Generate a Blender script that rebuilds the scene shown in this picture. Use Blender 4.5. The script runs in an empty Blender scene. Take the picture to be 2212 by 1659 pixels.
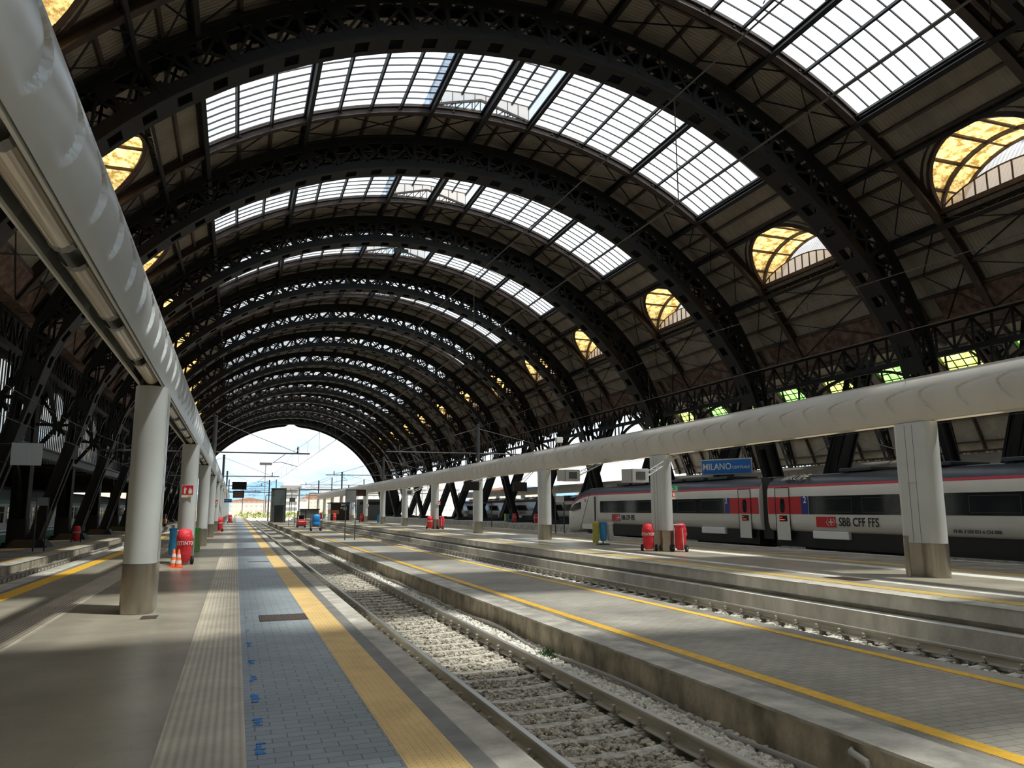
import bpy, math, random
from mathutils import Vector, Matrix
random.seed(7)
sin, cos, pi, rad = math.sin, math.cos, math.pi, math.radians
S = bpy.context.scene
COL = S.collection

# ------------------------------------------------------------------ camera
FPX, CX, CY, H = 1653.0, 1106.0, 829.5, 1.63
PITCH, YAW, ROLL = rad(9.2466), rad(19.6675), rad(0.2292)
cam_d = bpy.data.cameras.new('camera'); cam = bpy.data.objects.new('camera', cam_d); COL.objects.link(cam)
S.camera = cam
cam_d.sensor_width = 36.0; cam_d.lens = FPX / 2212.0 * 36.0
cam_d.clip_start = 0.05; cam_d.clip_end = 20000
F = Vector((sin(YAW) * cos(PITCH), cos(YAW) * cos(PITCH), sin(PITCH)))
R0 = Vector((cos(YAW), -sin(YAW), 0)); U0 = R0.cross(F)
R = R0 * cos(ROLL) - U0 * sin(ROLL); U = U0 * cos(ROLL) + R0 * sin(ROLL)
m = Matrix((R, U, -F)).transposed().to_4x4(); m.translation = Vector((0, 0, H)); cam.matrix_world = m

# ------------------------------------------------------------------ sky, sun, exposure
S.view_settings.view_transform = 'Standard'; S.view_settings.look = 'None'
S.view_settings.gamma = 1.0; S.view_settings.use_curve_mapping = False
S.view_settings.exposure = 1.15
S.cycles.use_denoising = True
S.cycles.max_bounces = 7; S.cycles.diffuse_bounces = 4; S.cycles.glossy_bounces = 3
S.cycles.transmission_bounces = 4; S.cycles.transparent_max_bounces = 14
S.cycles.sample_clamp_indirect = 6.0; S.cycles.caustics_reflective = False; S.cycles.caustics_refractive = False
W = bpy.data.worlds.new('sky'); S.world = W; W.use_nodes = True
nt = W.node_tree; nt.nodes.clear()
def N(t, typ, **k):
    n = t.nodes.new(typ)
    for a, b in k.items(): setattr(n, a, b)
    return n
tc = N(nt, 'ShaderNodeTexCoord'); sep = N(nt, 'ShaderNodeSeparateXYZ'); nt.links.new(tc.outputs['Generated'], sep.inputs[0])
mp = N(nt, 'ShaderNodeMapping'); mp.inputs['Scale'].default_value = (1.6, 1.6, 5.0); nt.links.new(tc.outputs['Generated'], mp.inputs[0])
ns = N(nt, 'ShaderNodeTexNoise'); ns.inputs['Scale'].default_value = 2.2; ns.inputs['Detail'].default_value = 8; ns.inputs['Roughness'].default_value = .58
nt.links.new(mp.outputs[0], ns.inputs[0])
cr = N(nt, 'ShaderNodeValToRGB'); cr.color_ramp.elements[0].position = .40; cr.color_ramp.elements[1].position = .62
nt.links.new(ns.outputs[0], cr.inputs[0])
gr = N(nt, 'ShaderNodeValToRGB'); e = gr.color_ramp.elements
e[0].position = 0.0; e[0].color = (.44, .68, .88, 1); e[1].position = .9; e[1].color = (.26, .50, .88, 1)
x = e.new(.14); x.color = (.54, .76, .92, 1)
nt.links.new(sep.outputs[2], gr.inputs[0])
mx = N(nt, 'ShaderNodeMixRGB'); mx.inputs[2].default_value = (1.0, 1.0, 1.0, 1)
nt.links.new(cr.outputs[0], mx.inputs[0]); nt.links.new(gr.outputs[0], mx.inputs[1])
bg = N(nt, 'ShaderNodeBackground'); bg.inputs[1].default_value = .66; nt.links.new(mx.outputs[0], bg.inputs[0])
wo = N(nt, 'ShaderNodeOutputWorld'); nt.links.new(bg.outputs[0], wo.inputs[0])
sun_d = bpy.data.lights.new('sun', 'SUN'); sun_d.energy = 6.0; sun_d.angle = rad(2.6); sun_d.color = (1.0, .93, .80)
sun = bpy.data.objects.new('sun', sun_d); COL.objects.link(sun)
SUNV = Vector((.37, -.26, 1.0)).normalized()
sun.rotation_euler = SUNV.to_track_quat('Z', 'Y').to_euler(); sun.location = (20, -20, 60)

# ------------------------------------------------------------------ materials
MATS = {}
def mat(name, col, rough=.6, metal=0.0, var=0.0, vscale=3.0, bump=0.0, bscale=20.0, emit=0.0, spec=.5, stretch=(1, 1, 1), col2=None, edge=(.35, .65)):
    if name in MATS: return MATS[name]
    M_ = bpy.data.materials.new(name); M_.use_nodes = True; t = M_.node_tree; b = t.nodes['Principled BSDF']
    b.inputs['Base Color'].default_value = (*col, 1); b.inputs['Roughness'].default_value = rough; b.inputs['Metallic'].default_value = metal
    b.inputs['Specular IOR Level'].default_value = spec
    if emit: b.inputs['Emission Color'].default_value = (*col, 1); b.inputs['Emission Strength'].default_value = emit
    if var or bump or col2:
        c = N(t, 'ShaderNodeTexCoord'); mp = N(t, 'ShaderNodeMapping'); mp.inputs['Scale'].default_value = stretch
        t.links.new(c.outputs['Object'], mp.inputs[0])
    if var or col2:
        n = N(t, 'ShaderNodeTexNoise'); n.inputs['Scale'].default_value = vscale; n.inputs['Detail'].default_value = 6; n.inputs['Roughness'].default_value = .6
        t.links.new(mp.outputs[0], n.inputs[0])
        r = N(t, 'ShaderNodeValToRGB'); r.color_ramp.elements[0].position = edge[0]; r.color_ramp.elements[1].position = edge[1]
        c2 = col2 or tuple(min(1, q * (1 + var)) for q in col)
        r.color_ramp.elements[0].color = (*[q * (1 - var) for q in col], 1); r.color_ramp.elements[1].color = (*c2, 1)
        t.links.new(n.outputs[0], r.inputs[0]); t.links.new(r.outputs[0], b.inputs['Base Color'])
    if bump:
        n2 = N(t, 'ShaderNodeTexNoise'); n2.inputs['Scale'].default_value = bscale; n2.inputs['Detail'].default_value = 4
        t.links.new(mp.outputs[0], n2.inputs[0])
        bp = N(t, 'ShaderNodeBump'); bp.inputs['Strength'].default_value = bump; bp.inputs['Distance'].default_value = .02
        t.links.new(n2.outputs[0], bp.inputs['Height']); t.links.new(bp.outputs[0], b.inputs['Normal'])
    MATS[name] = M_
    return M_
def brick_mat(name, c1, c2, mortar, bw, bh, msize, rough, rough2=None, axes=(0, 1), off=.5, bump=.3, grime=.25, noise_scale=.7, spec=.5):
    M_ = bpy.data.materials.new(name); M_.use_nodes = True; t = M_.node_tree; b = t.nodes['Principled BSDF']
    c = N(t, 'ShaderNodeTexCoord'); s = N(t, 'ShaderNodeSeparateXYZ'); cb = N(t, 'ShaderNodeCombineXYZ')
    t.links.new(c.outputs['Object'], s.inputs[0]); t.links.new(s.outputs[axes[0]], cb.inputs[0]); t.links.new(s.outputs[axes[1]], cb.inputs[1])
    br = N(t, 'ShaderNodeTexBrick'); br.inputs['Color1'].default_value = (*c1, 1); br.inputs['Color2'].default_value = (*c2, 1); br.inputs['Mortar'].default_value = (*mortar, 1)
    br.inputs['Scale'].default_value = 1.0; br.inputs['Brick Width'].default_value = bw; br.inputs['Row Height'].default_value = bh
    br.inputs['Mortar Size'].default_value = msize; br.inputs['Mortar Smooth'].default_value = .2; br.offset = off
    t.links.new(cb.outputs[0], br.inputs[0])
    n = N(t, 'ShaderNodeTexNoise'); n.inputs['Scale'].default_value = noise_scale; n.inputs['Detail'].default_value = 7; t.links.new(c.outputs['Object'], n.inputs[0])
    mr = N(t, 'ShaderNodeMapRange'); mr.inputs['From Min'].default_value = .3; mr.inputs['From Max'].default_value = .7
    mr.inputs['To Min'].default_value = 1 - grime; mr.inputs['To Max'].default_value = 1 + grime * .6
    t.links.new(n.outputs[0], mr.inputs[0])
    mm = N(t, 'ShaderNodeMixRGB', blend_type='MULTIPLY'); mm.inputs[0].default_value = 1.0
    t.links.new(br.outputs[0], mm.inputs[1]); t.links.new(mr.outputs[0], mm.inputs[2]); t.links.new(mm.outputs[0], b.inputs['Base Color'])
    rr = N(t, 'ShaderNodeMapRange'); rr.inputs['To Min'].default_value = rough; rr.inputs['To Max'].default_value = rough2 or rough
    n3 = N(t, 'ShaderNodeTexNoise'); n3.inputs['Scale'].default_value = 1.4; n3.inputs['Detail'].default_value = 5; t.links.new(c.outputs['Object'], n3.inputs[0])
    t.links.new(n3.outputs[0], rr.inputs[0]); t.links.new(rr.outputs[0], b.inputs['Roughness'])
    b.inputs['Specular IOR Level'].default_value = spec
    bp = N(t, 'ShaderNodeBump'); bp.inputs['Strength'].default_value = bump; bp.inputs['Distance'].default_value = .006; bp.invert = True
    t.links.new(br.outputs['Fac'], bp.inputs['Height']); t.links.new(bp.outputs[0], b.inputs['Normal'])
    return M_
def wave_mat(name, col, axis, freq, rough, strength=.5, dist=.02, var=.15, vscale=.6, col2=None):
    M_ = mat(name, col, rough, var=var, vscale=vscale, col2=col2); t = M_.node_tree; b = t.nodes['Principled BSDF']
    c = N(t, 'ShaderNodeTexCoord'); s = N(t, 'ShaderNodeSeparateXYZ'); t.links.new(c.outputs['Object'], s.inputs[0])
    mu = N(t, 'ShaderNodeMath', operation='MULTIPLY'); mu.inputs[1].default_value = freq * 2 * pi; t.links.new(s.outputs[axis], mu.inputs[0])
    sn = N(t, 'ShaderNodeMath', operation='SINE'); t.links.new(mu.outputs[0], sn.inputs[0])
    bp = N(t, 'ShaderNodeBump'); bp.inputs['Strength'].default_value = strength; bp.inputs['Distance'].default_value = dist
    t.links.new(sn.outputs[0], bp.inputs['Height']); t.links.new(bp.outputs[0], b.inputs['Normal'])
    return M_
def dome_mat(name, col, pitch):
    M_ = mat(name, col, .55, var=.12, vscale=2.0); t = M_.node_tree; b = t.nodes['Principled BSDF']
    c = N(t, 'ShaderNodeTexCoord'); s = N(t, 'ShaderNodeSeparateXYZ'); t.links.new(c.outputs['Object'], s.inputs[0])
    outs = []
    for ax in (0, 1):
        mu = N(t, 'ShaderNodeMath', operation='MULTIPLY'); mu.inputs[1].default_value = 2 * pi / pitch; t.links.new(s.outputs[ax], mu.inputs[0])
        sn = N(t, 'ShaderNodeMath', operation='COSINE'); t.links.new(mu.outputs[0], sn.inputs[0]); outs.append(sn)
    ad = N(t, 'ShaderNodeMath', operation='ADD'); t.links.new(outs[0].outputs[0], ad.inputs[0]); t.links.new(outs[1].outputs[0], ad.inputs[1])
    cl = N(t, 'ShaderNodeMapRange'); cl.inputs['From Min'].default_value = .7; cl.inputs['From Max'].default_value = 1.5; t.links.new(ad.outputs[0], cl.inputs[0])
    bp = N(t, 'ShaderNodeBump'); bp.inputs['Strength'].default_value = 1.0; bp.inputs['Distance'].default_value = .008
    t.links.new(cl.outputs[0], bp.inputs['Height']); t.links.new(bp.outputs[0], b.inputs['Normal'])
    src = b.inputs['Base Color'].links[0].from_socket
    mm = N(t, 'ShaderNodeMixRGB', blend_type='MIX'); mm.inputs[2].default_value = (min(1, col[0] * 1.35), min(1, col[1] * 1.4), col[2] * 1.7, 1)
    sc = N(t, 'ShaderNodeMath', operation='MULTIPLY'); sc.inputs[1].default_value = .6; t.links.new(cl.outputs[0], sc.inputs[0])
    t.links.new(sc.outputs[0], mm.inputs[0]); t.links.new(src, mm.inputs[1]); t.links.new(mm.outputs[0], b.inputs['Base Color'])
    return M_
def glass_mat(name, tcol, dcol, tfac, vscale=3.0, col2=None, stretch=(1, 1, 1), edge=(.4, .6)):
    """thin pane: part clear, part light-scattering (dirty or frosted) glass"""
    M_ = bpy.data.materials.new(name); M_.use_nodes = True; t = M_.node_tree; t.nodes.clear()
    c = N(t, 'ShaderNodeTexCoord'); mp = N(t, 'ShaderNodeMapping'); mp.inputs['Scale'].default_value = stretch; t.links.new(c.outputs['Object'], mp.inputs[0])
    n = N(t, 'ShaderNodeTexNoise'); n.inputs['Scale'].default_value = vscale; n.inputs['Detail'].default_value = 9; n.inputs['Roughness'].default_value = .7
    t.links.new(mp.outputs[0], n.inputs[0])
    r = N(t, 'ShaderNodeValToRGB'); r.color_ramp.elements[0].position = edge[0]; r.color_ramp.elements[1].position = edge[1]
    r.color_ramp.elements[0].color = (*dcol, 1); r.color_ramp.elements[1].color = (*(col2 or dcol), 1); t.links.new(n.outputs[0], r.inputs[0])
    tr = N(t, 'ShaderNodeBsdfTransparent'); tr.inputs[0].default_value = (*tcol, 1)
    tl = N(t, 'ShaderNodeBsdfTranslucent'); t.links.new(r.outputs[0], tl.inputs[0])
    mx = N(t, 'ShaderNodeMixShader'); mx.inputs[0].default_value = 1 - tfac
    t.links.new(tr.outputs[0], mx.inputs[1]); t.links.new(tl.outputs[0], mx.inputs[2])
    o = N(t, 'ShaderNodeOutputMaterial'); t.links.new(mx.outputs[0], o.inputs[0]); MATS[name] = M_
    return M_

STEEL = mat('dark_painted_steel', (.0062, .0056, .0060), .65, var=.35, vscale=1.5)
STEELB = mat('brown_painted_steel', (.055, .034, .026), .5, var=.4, vscale=2.0)
RUST = mat('rusty_sheet', (.10, .045, .028), .8, var=.5, vscale=2.5, col2=(.19, .12, .09))
SHEET = wave_mat('roof_sheet', (.31, .268, .215), 1, 5.5, .75, .7, .025, .18, .5)
SHEET2 = wave_mat('roof_sheet_outer_shed', (.40, .395, .39), 1, 3.5, .75, .6, .03, .1, .5)
GLASS = glass_mat('skylight_glass', (.80, .88, .97), (.38, .43, .48), .42, 1.2, (.50, .53, .55))
AMBER = glass_mat('amber_fibreglass', (.62, .45, .18), (.19, .11, .025), .12, 2.6, (.62, .43, .17), (1, 1, 1.6), (.42, .56))
GREENG = glass_mat('green_fibreglass', (.35, .8, .2), (.10, .40, .06), .06, 1.0, (.35, .8, .2))
LIMEG = glass_mat('lime_fibreglass', (.75, .85, .2), (.34, .46, .07), .06, 1.0, (.75, .85, .2))
FROST = glass_mat('frosted_glass', (.9, .88, .84), (.80, .76, .72), .25, 1.0)
FROST2 = glass_mat('hazy_window_glass', (.85, .85, .80), (.66, .60, .50), .25, .35, (.42, .48, .56))
CONC = mat('concrete', (.50, .465, .40), .85, var=.30, vscale=2.5, bump=.5, bscale=30)
CONCD = mat('stained_concrete', (.44, .385, .29), .9, var=.42, vscale=2.6, bump=.8, bscale=18, stretch=(1, 1, .6))
CONCL = mat('pale_concrete', (.62, .59, .52), .85, var=.2, vscale=1.8, bump=.5, bscale=25, stretch=(1, 1, .4))
ASPH = mat('asphalt', (.30, .27, .225), .75, var=.35, vscale=.9, bump=.4, bscale=60)
TILE = brick_mat('dark_polished_paving', (.37, .33, .255), (.41, .365, .28), (.23, .205, .16), .30, .15, .0015, .24, .36, (0, 1), .5, .05, .22, .9)
PAVE = brick_mat('blue_grey_paving', (.285, .32, .34), (.345, .38, .395), (.11, .125, .135), .22, .115, .0045, .30, .48, (0, 1), .5, .5, .22, .6)
PAVE2 = brick_mat('worn_setts', (.32, .29, .24), (.39, .355, .295), (.17, .155, .13), .24, .12, .005, .5, .75, (0, 1), .5, .5, .35, .5)
BEIGE = wave_mat('ribbed_beige_strip', (.58, .50, .38), 0, 1 / .058, .6, .8, .0032, .15, 1.5)
LIGHTB = wave_mat('pale_ribbed_strip', (.50, .43, .335), 0, 1 / .058, .6, .8, .006, .15, 1.2)
DARKG = mat('dark_grey_paving', (.22, .21, .19), .6, var=.2, vscale=3, bump=.3, bscale=60)
YEL = dome_mat('yellow_domed_tiles', (.80, .53, .20), .05)
YELP = mat('worn_yellow_paint', (.85, .48, .04), .6, var=.12, vscale=8)
YELB = mat('yellow_strip', (.66, .46, .13), .55, var=.1, vscale=5)
BLUEP = mat('blue_paint', (.02, .24, .72), .6, var=.3, vscale=30)
RAILS = mat('rail_side', (.50, .46, .38), .5, metal=.15, var=.3, vscale=6, stretch=(1, .1, 1))
RAILT = mat('polished_rail_head', (.85, .84, .82), .3, metal=.8)
BALL = mat('ballast_bed', (.27, .24, .19), .95, var=.6, vscale=14, bump=1.0, bscale=26)
STONE = mat('ballast_stone', (.52, .47, .385), .9, var=.45, vscale=9)
STONEL = mat('pale_ballast_stone', (.80, .76, .67), .9, var=.25, vscale=9)
SLEEP = mat('sleeper_concrete', (.54, .50, .42), .9, var=.35, vscale=7, bump=.5, bscale=40)
CLIP = mat('clip_steel', (.46, .42, .36), .5, metal=.2, var=.3, vscale=20)
PANEL = mat('grey_aluminium_panel', (.60, .62, .61), .33, metal=.15, var=.05, vscale=1.0)
PANELB = mat('beige_grey_panel', (.62, .585, .52), .5, var=.05, vscale=1.0)
INOX = mat('brushed_steel', (.50, .46, .39), .30, metal=.95, var=.05, vscale=3)
DARK = mat('near_black', (.012, .012, .013), .5)
BLACK = mat('black_rubber', (.015, .015, .015), .75)
DGREY = mat('dark_grey_metal', (.055, .058, .06), .5, var=.2, vscale=3)
MGREY = mat('mid_grey_metal', (.22, .225, .22), .5, var=.1)
LGREY = mat('light_grey_plastic', (.50, .50, .48), .5)
WHITE = mat('white_paint', (.78, .77, .74), .5)
RED = mat('red_fabric', (.72, .03, .045), .6, var=.18, vscale=5, bump=.8, bscale=7)
REDP = mat('red_paint', (.62, .02, .03), .4)
ORANGE = mat('orange_plastic', (.95, .16, .04), .5)
BLUE = mat('blue_plastic', (.03, .28, .72), .4)
YBAG = mat('yellow_green_bag', (.50, .50, .10), .35, var=.15, vscale=6, bump=.5, bscale=9)
BBAG = mat('blue_bag', (.05, .33, .72), .3, var=.1, vscale=6, bump=.5, bscale=9)
WBAG = mat('white_bag', (.60, .60, .58), .35, var=.1, vscale=6, bump=.5, bscale=9)
GBAG = mat('green_bag', (.13, .27, .08), .4, var=.1, vscale=6, bump=.5, bscale=9)
SIGNB = mat('sign_blue', (.015, .17, .52), .4)
GREEN = mat('sign_green', (.01, .22, .09), .4)
LEAF = mat('leaf', (.035, .085, .018), .7, var=.4, vscale=10)
TRAINW = mat('train_white', (.66, .645, .59), .3, var=.05, vscale=.5)
TRAINR = mat('train_roof_dark', (.035, .042, .055), .3, var=.25, vscale=1)
TRAINRED = mat('train_red', (.50, .02, .03), .35)
TGLASS = mat('train_window', (.014, .017, .018), .08, spec=.7)
TGREEN = mat('train_green', (.035, .17, .12), .4, var=.1)
TBLUE = mat('train_blue', (.02, .08, .36), .4)
TGREY = mat('old_train_grey', (.46, .50, .48), .45, var=.08)
TROOF = mat('old_train_roof', (.075, .10, .105), .7, var=.2)
TUBE = mat('lamp_lens', (.62, .54, .43), .12, var=.1, vscale=40, stretch=(20, .2, 20), spec=.8)
TUBEL = mat('lamp_lens_lit', (1.0, .90, .70), .3, emit=.35)
SCREEN = mat('dark_screen', (.016, .013, .010), .2)

# ------------------------------------------------------------------ mesh helpers
class MB:
    def __init__(s): s.v = []; s.f = []; s.mi = []; s.cur = 0
    def face(s, *ix): s.f.append(ix); s.mi.append(s.cur)
    def box(s, x0, x1, y0, y1, z0, z1):
        b = len(s.v); s.v += [(x0, y0, z0), (x1, y0, z0), (x1, y1, z0), (x0, y1, z0), (x0, y0, z1), (x1, y0, z1), (x1, y1, z1), (x0, y1, z1)]
        for q in ((0, 3, 2, 1), (4, 5, 6, 7), (0, 1, 5, 4), (1, 2, 6, 5), (2, 3, 7, 6), (3, 0, 4, 7)): s.face(*[b + i for i in q])
        return s
    def beam(s, p, q, w, h=None, up=(0, 0, 1)):
        h = h or w; p = Vector(p); q = Vector(q); d = (q - p).normalized(); u = Vector(up)
        if abs(d.dot(u)) > .98: u = Vector((1, 0, 0)) if abs(d.x) < .9 else Vector((0, 1, 0))
        a = d.cross(u).normalized() * (w / 2); c = a.cross(d).normalized() * (h / 2); b = len(s.v)
        for o in (p, q):
            for t in (-a - c, a - c, a + c, -a + c): s.v.append(tuple(o + t))
        for k in range(4): s.face(b + k, b + (k + 1) % 4, b + 4 + (k + 1) % 4, b + 4 + k)
        s.face(b + 3, b + 2, b + 1, b); s.face(b + 4, b + 5, b + 6, b + 7)
        return s
    def tube(s, pts, r, n=8, caps=True):
        pts = [Vector(p) for p in pts]; b = len(s.v); rr = r if isinstance(r, (list, tuple)) else [r] * len(pts)
        for i, p in enumerate(pts):
            d = (pts[min(i + 1, len(pts) - 1)] - pts[max(i - 1, 0)]).normalized()
            u = Vector((0, 0, 1)) if abs(d.z) < .9 else Vector((1, 0, 0)); a = d.cross(u).normalized(); c = a.cross(d)
            for k in range(n):
                t = 2 * pi * k / n; s.v.append(tuple(p + (a * cos(t) + c * sin(t)) * rr[i]))
        for i in range(len(pts) - 1):
            for k in range(n): s.face(b + i * n + k, b + i * n + (k + 1) % n, b + (i + 1) * n + (k + 1) % n, b + (i + 1) * n + k)
        if caps: s.face(*[b + k for k in range(n)][::-1]); s.face(*[b + (len(pts) - 1) * n + k for k in range(n)])
        return s
    def arcbox(s, t0, t1, r0, r1, y0, y1, n=None):
        """bar bent along the vault: angle from the crown in degrees, radius, y"""
        n = n or max(1, int(abs(t1 - t0) / 2.6)); b = len(s.v)
        f0 = r0 if callable(r0) else (lambda a: r0); f1 = r1 if callable(r1) else (lambda a: r1)
        for i in range(n + 1):
            td = t0 + (t1 - t0) * i / n; a = rad(td); sa, ca = sin(a), cos(a); p, q = f0(td), f1(td)
            s.v += [(p * sa, y0, p * ca), (p * sa, y1, p * ca), (q * sa, y1, q * ca), (q * sa, y0, q * ca)]
        for i in range(n):
            for k in range(4): s.face(b + i * 4 + k, b + i * 4 + (k + 1) % 4, b + i * 4 + 4 + (k + 1) % 4, b + i * 4 + 4 + k)
        s.face(b + 3, b + 2, b + 1, b); s.face(*[b + n * 4 + k for k in range(4)])
        return s
    def prism(s, poly, ax, a0, a1):
        """extrude a polygon; ax = axis of extrusion, poly in the other two coordinates"""
        b = len(s.v); n = len(poly)
        for a in (a0, a1):
            for (p, q) in poly: s.v.append({0: (a, p, q), 1: (p, a, q), 2: (p, q, a)}[ax])
        for k in range(n): s.face(b + k, b + (k + 1) % n, b + n + (k + 1) % n, b + n + k)
        s.face(*[b + k for k in range(n)][::-1]); s.face(*[b + n + k for k in range(n)])
        return s
    def loft(s, rings, closed=True, caps=True):
        b = len(s.v); n = len(rings[0])
        for r in rings: s.v += [tuple(p) for p in r]
        for i in range(len(rings) - 1):
            for k in range(n if closed else n - 1): s.face(b + i * n + k, b + i * n + (k + 1) % n, b + (i + 1) * n + (k + 1) % n, b + (i + 1) * n + k)
        if caps and closed: s.face(*[b + k for k in range(n)][::-1]); s.face(*[b + (len(rings) - 1) * n + k for k in range(n)])
        return s
    def lathe(s, prof, n=16, cx=0, cy=0):
        return s.loft([[(cx + r * cos(2 * pi * k / n), cy + r * sin(2 * pi * k / n), z) for k in range(n)] for r, z in prof])
    def build(s, name, mats, parent=None, loc=(0, 0, 0), smooth=False, bevel=0):
        me = bpy.data.meshes.new(name); me.from_pydata(s.v, [], s.f)
        for q in (mats if isinstance(mats, (list, tuple)) else [mats]): me.materials.append(q)
        if any(s.mi): me.polygons.foreach_set('material_index', s.mi)
        if smooth: me.polygons.foreach_set('use_smooth', [True] * len(s.f))
        me.update(); o = bpy.data.objects.new(name, me); COL.objects.link(o); o.location = loc
        if parent: o.parent = parent
        if smooth:
            try: me.set_sharp_from_angle(angle=rad(42))
            except Exception: pass
        if bevel:
            bv = o.modifiers.new('bevel', 'BEVEL'); bv.width = bevel; bv.segments = 2; bv.limit_method = 'ANGLE'; bv.angle_limit = rad(40)
        return o
def tag(o, label, cat, group=None, kind=None):
    if label: o['label'] = label
    if cat: o['category'] = cat
    if group: o['group'] = group
    if kind: o['kind'] = kind
    return o
def thing(name, label, cat, loc=(0, 0, 0), rz=0, group=None, kind=None):
    o = bpy.data.objects.new(name, None); COL.objects.link(o); o.location = loc; o.rotation_euler = (0, 0, rz); o.empty_display_size = .1
    return tag(o, label, cat, group, kind)
def dup(o, loc=None, label=None, rz=None, parent=None, parts=True):
    c = o.copy(); COL.objects.link(c); c.parent = parent
    if parent is not None: c.matrix_parent_inverse = o.matrix_parent_inverse
    if loc is not None: c.location = loc
    if rz is not None: c.rotation_euler = (0, 0, rz)
    if label: c['label'] = label
    if parts:
        for ch in list(o.children): dup(ch, parent=c)
    return c
def struct(o): o['kind'] = 'structure'; return o
_TXT = {}
def text(s, size, mtl, parent, loc, rot, name='lettering', depth=.004, sx=1.0, align='CENTER'):
    cu = bpy.data.curves.new(name, 'FONT'); cu.body = s; cu.size = size; cu.extrude = depth; cu.align_x = align; cu.align_y = 'CENTER'
    cu.resolution_u = 3; cu.offset = size * .014
    o = bpy.data.objects.new(name, cu); COL.objects.link(o)
    dg = bpy.context.evaluated_depsgraph_get(); me = bpy.data.meshes.new_from_object(o.evaluated_get(dg)); bpy.data.objects.remove(o); bpy.data.curves.remove(cu)
    me.name = name; me.materials.clear(); me.materials.append(mtl)
    o = bpy.data.objects.new(name, me); COL.objects.link(o); o.location = loc; o.rotation_euler = rot; o.scale = (sx, 1, 1)
    o.parent = parent
    return o
ORD = ['first', 'second', 'third', 'fourth', 'fifth', 'sixth', 'seventh', 'eighth', 'ninth', 'tenth', 'eleventh', 'twelfth', 'thirteenth', 'fourteenth', 'fifteenth', 'sixteenth']

# ================================================================== ROOF
XA = 10.5
XC, ZC, PER, Y0 = 11.0, -1.05, 12.15, 14.5          # vault axis, bay length, first arch ahead of the camera
RI, RS = 20.95, 23.3                                 # inside of the arches, roof skin
YEND = Y0 + PER * 13
HB = PER / 2
def P3(r, td, y): a = rad(td); return (r * sin(a), y, r * cos(a))

# ---- roof skin of one bay, with skylight and dormer openings
def dorm_w(td): return 3.05 * math.sqrt(max(0, 1 - ((48.4 - td) / 7.5) ** 2))
def make_skin():
    b = MB()
    def strip(ts, ya, yb):
        i0 = len(b.v)
        for td in ts:
            y1 = ya(td) if callable(ya) else ya; y2 = yb(td) if callable(yb) else yb
            for r in (RS, RS + .07): b.v.append(P3(r, td, y1)); b.v.append(P3(r, td, y2))
        for i in range(len(ts) - 1):
            a = i0 + i * 4; c = a + 4
            b.face(a, a + 1, c + 1, c); b.face(a + 2, c + 2, c + 3, a + 3); b.face(a, c, c + 2, a + 2); b.face(a + 1, a + 3, c + 3, c + 1)
    rng = lambda a, c, n: [a + (c - a) * i / n for i in range(n + 1)]
    for sg in (1, -1):
        T = lambda q: [sg * t for t in q]
        strip(T(rng(48.4, 60.5, 6)), -HB, HB)
        strip(T(rng(34.6, 40.9, 3)), -HB, HB)
        ts = [48.4 - 7.5 * sin(pi / 2 * i / 14) for i in range(15)]
        strip(T(ts), -HB, lambda t: -dorm_w(abs(t))); strip(T(ts), lambda t: dorm_w(abs(t)), HB)
        strip(T(rng(0, 34.6, 14)), -HB, -3.05); strip(T(rng(0, 34.6, 14)), 3.05, HB)
    return b
skin = make_skin().build('ceiling', SHEET, loc=(XC, 0, ZC)); struct(skin)
# purlins, ribs, bracing
pu = MB(); gi = []
angs = [37.6, 40.3, 51.6, 54.6, 57.4]
for sg in (1, -1):
    for t in angs: pu.beam(P3(RS - .14, sg * t, -HB), P3(RS - .14, sg * t, HB), .12, .22, P3(1, sg * t, 0))
    for t in (3.4, 10.4, 14.2, 17.9, 26.4, 30.4):
        for (a, c) in ((-HB, -3.05), (3.05, HB)): pu.beam(P3(RS - .14, sg * t, a), P3(RS - .14, sg * t, c), .12, .22, P3(1, sg * t, 0))
    for t in (43.0, 45.8):
        for (a, c) in ((-HB, -3.3), (3.3, HB)): pu.beam(P3(RS - .14, sg * t, a), P3(RS - .14, sg * t, c), .12, .22, P3(1, sg * t, 0))
pu.build('purlin_grid', STEELB, skin)
rb = MB()
for y in (-3.15, 3.15):
    rb.arcbox(-60.5, 60.5, RS - .42, RS - .02, y - .05, y + .05)
    for (a, c) in ((-60.5, 60.5),): rb.arcbox(a, c, RS - .45, RS - .40, y - .17, y + .17); rb.arcbox(a, c, RS - .12, RS - .05, y - .15, y + .15)
rb.build('skylight_edge_rib', STEELB, skin)
rb = MB()
for y in (-3.6, 3.6): rb.arcbox(-34.6, 34.6, RS - .30, RS - .02, y - .06, y + .06)
rb.build('channel_rib', STEELB, skin)
xb = MB()
lv = [60.5, 54.6, 48.6, 42.5, 37.6, 34.6, 26.4, 17.9, 7.0, 0]
for sg in (1, -1):
    for i in range(len(lv) - 1):
        a, c = sg * lv[i], sg * lv[i + 1]
        for (y1, y2) in ((-HB + .6, -3.2), (3.2, HB - .6)):
            xb.beam(P3(RS - .3, a, y1), P3(RS - .3, c, y2), .05, .05); xb.beam(P3(RS - .3, a, y2), P3(RS - .3, c, y1), .05, .05)
    for i in range(2):
        a, c = sg * (60.5, 54.6)[i], sg * (54.6, 48.8)[i]
        xb.beam(P3(RS - .3, a, -3.1), P3(RS - .3, c, 3.1), .05, .05); xb.beam(P3(RS - .3, a, 3.1), P3(RS - .3, c, -3.1), .05, .05)
xb.build('cross_bracing', STEEL, skin)
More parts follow.
